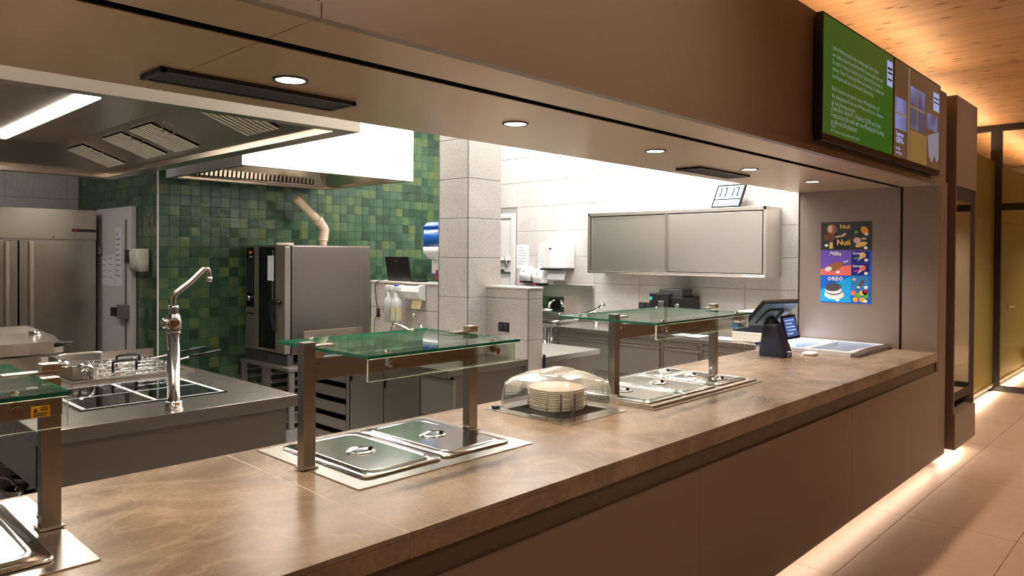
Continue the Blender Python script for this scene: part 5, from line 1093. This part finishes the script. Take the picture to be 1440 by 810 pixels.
# pasta cooker with baskets
t = thing('pasta_cooker', 'steel boiling basin with raised rim and tubes on the cooking island', 'cooker', (1.55, 4.8, .9))
obj('rim', frame_box(B(), 1.26, 1.95, 4.60, 5.30, .9005, .914, .010), 'steel', t)
obj('water_surface', B().box(1.272, 1.938, 4.612, 5.288, .9005, .902), 'steel_top', t)
obj('pipe_housing', B().box(1.30, 1.42, 4.72, 4.98, .905, .985, .004), 'steel', t); obj('pipe_housing', B().box(1.30, 1.36, 5.0, 5.2, .905, 1.0, .004), 'steel', t)
for (px_, py_) in ((1.34, 4.66), (1.285, 4.90)): obj('overflow_elbow', B().tube([(px_ - .02, py_, .975), (px_ + .01, py_, .985), (px_ + .035, py_, .97), (px_ + .04, py_, .93), (px_ + .04, py_, .905)], .024, 12), 'chrome', t)
obj('back_rail', B().tube([(1.36, 5.28, .94), (1.38, 5.28, .985), (1.62, 5.28, .985), (1.64, 5.28, .94)], .007, 8, 3).box(1.62, 1.95, 5.27, 5.285, .93, .985), 'steel', t)
for i, (y, l) in enumerate(((4.74, 'wire cooking basket in the boiling basin, nearer the hob'), (4.98, 'wire cooking basket in the boiling basin, farther from the hob'))):
    q = thing('cooking_basket', l, 'basket', (1.62, y, .905), 'baskets in the boiling basin')
    b = B()
    for zz in (.915, .945, .965): b.tube([(1.46, y - .07, zz), (1.80, y - .07, zz), (1.80, y + .07, zz), (1.46, y + .07, zz), (1.46, y - .07, zz)], .003, 6, 0)
    for xx in [1.46 + .0486 * k for k in range(8)]: b.tube([(xx, y - .07, .965), (xx, y - .07, .908), (xx, y + .07, .908), (xx, y + .07, .965)], .002, 6, 0)
    obj('wire_body', b, 'chrome', q)
    obj('hook', B().tube([(1.50 + .10 * i, y - .07, .935), (1.50 + .10 * i, y - .07, .99), (1.52 + .10 * i, y - .07, 1.0), (1.61 + .10 * i, y - .07, 1.0), (1.63 + .10 * i, y - .07, .99), (1.63 + .10 * i, y - .07, .935)], .008, 8, 3), 'black', q)
    obj('handle_rod', B().tube([(1.80, y, .955), (1.90, y, .965), (1.98, y, .975)], .005, 8), 'chrome', q); obj('grip', B().cyl((1.98, y, .975), (2.18, y, .998), .010), 'black', q)
# tilting pan lid
t = thing('tilting_pan', 'steel tilting pan with a closed sloping lid at the left edge', 'cooking pan', (.9, 5.6, .9))
obj('pan_body', B().box(.3, 1.30, 5.34, 5.92, .9005, .985, .004), 'steel', t)
obj('lid', B().loft([[Vector((xx, yy, zz)) for yy, zz in ((5.30, 1.0), (5.30, 1.075), (5.55, 1.115), (5.94, 1.13), (5.94, 1.0))] for xx in (.25, 1.36)] + [[Vector((1.42, yy, zz)) for yy, zz in ((5.34, 1.0), (5.34, 1.05), (5.55, 1.09), (5.92, 1.10), (5.92, 1.0))]]), 'steel_h', t)
obj('lid_stud', B().cyl((1.30, 5.5, 1.10), (1.30, 5.5, 1.13), .04, .035), 'chrome', t)
obj('handle_end', B().cyl((1.36, 5.31, 1.05), (1.46, 5.29, 1.06), .015), 'black', t)
# ladles under the island
for i, (dx, dy, l) in enumerate(((.0, .42, 'steel ladle in the open shelf under the cooking island, nearer the counter'), (.07, .62, 'steel ladle in the open shelf under the cooking island, behind the first'))):
    q = thing('ladle', l, 'ladle', (ix0 + dx, iy0 + dy, .50), 'ladles under the cooking island')
    b = B(); x, y = ix0 + dx + .05, iy0 + dy + .08
    b.lathe([(.02, .0), (.045, .012), (.065, .05), (.065, .052), (.062, .05), (.042, .014), (.015, .005)], (x, y, .5005)); obj('bowl', b, 'chrome', q)
    obj('handle', B().tube([(x, y + .05, .54), (x - .01, y + .15, .56), (x - .01, y + .38, .52)], .007, 8), 'steel', q)

# ================================================================= COLD ROOM DOOR, FRIDGE
dr = struct('door_2', B().box(2.66, 2.71, 7.76, 8.80, 0, 2.105, .004), 'doorwhite')
obj('pull_rail', B().box(2.648, 2.66, 7.875, 7.905, .2, 1.975), 'greyrail', dr)
obj('gap_shade_panel', B().box(2.66, 2.712, 8.80, 9.4, 0, 2.105), 'dark', dr)  # black panel put in for the unlit gap between door and fridge
obj('latch', B().box(2.58, 2.66, 7.80, 7.93, .98, 1.12, .006), 'greyrail', dr); obj('latch_lever', B().box(2.57, 2.60, 7.95, 8.08, 1.0, 1.09, .004), 'black', dr)
obj('hinge', B().box(2.62, 2.66, 8.60, 8.76, 1.62, 1.70, .004), 'greyrail', dr)
notice(2.659, 8.02, 8.20, 1.30, 1.90, 'tall white list taped to the cold room door, near its rail', 9, 'notices on the cold room door')
notice(2.659, 8.22, 8.42, 1.29, 1.62, 'white sheet in a sleeve on the cold room door, middle', 4, 'notices on the cold room door')
notice(2.659, 8.43, 8.60, 1.30, 1.60, 'white sheet on the cold room door, nearest the fridge', 4, 'notices on the cold room door')
t = thing('soap_dispenser', 'cream hand sanitiser dispenser on the green tiles beside the cold room door', 'dispenser', (2.66, 7.52, 1.46))
obj('shell', B().loft([rr(2.66, 7.54, .045, .13, .02, 1.46, 3), rr(2.645, 7.54, .060, .145, .02, 1.54, 3), rr(2.64, 7.54, .065, .145, .02, 1.64, 3), rr(2.65, 7.54, .055, .14, .02, 1.68, 3)], smooth=True), 'cream', t)
obj('window', B().box(2.570, 2.578, 7.58, 7.68, 1.54, 1.67), 'black', t)
t = thing('fridge', 'tall double-door steel fridge at the far left', 'fridge', (1.9, 9.0, 0))
obj('body', B().box(1.19, 2.60, 8.62, 9.5, .1, 2.088, .004), 'steel_dark', t)
M['fridge'] = steel('fridge_door_steel', (.50, .44, .38), .24, (2, 2, 90), .1, .12)
obj('header_panel', B().box(1.19, 2.60, 8.60, 8.62, 1.775, 2.088, .003), 'fridge', t)
for a, b_ in ((1.195, 1.888), (1.902, 2.595)):
    d = obj('door', B().box(a, b_, 8.60, 8.62, .14, 1.762, .003), 'fridge', t)
    hx = a + .10 if a > 1.5 else b_ - .09
    obj('handle', B().box(hx - .022, hx + .022, 8.562, 8.60, .16, 1.755, .008), 'steel', d)
obj('door_gap', B().box(1.888, 1.902, 8.605, 8.62, .14, 1.76), 'dark', t)
obj('control_strip', B().box(2.37, 2.598, 8.597, 8.60, 1.855, 1.885), 'black', t); obj('red_indicator', B().box(2.38, 2.42, 8.596, 8.597, 1.862, 1.878), 'red', t)
obj('lock', B().cyl((2.2, 8.60, 1.80), (2.2, 8.59, 1.80), .012), 'chrome', t)
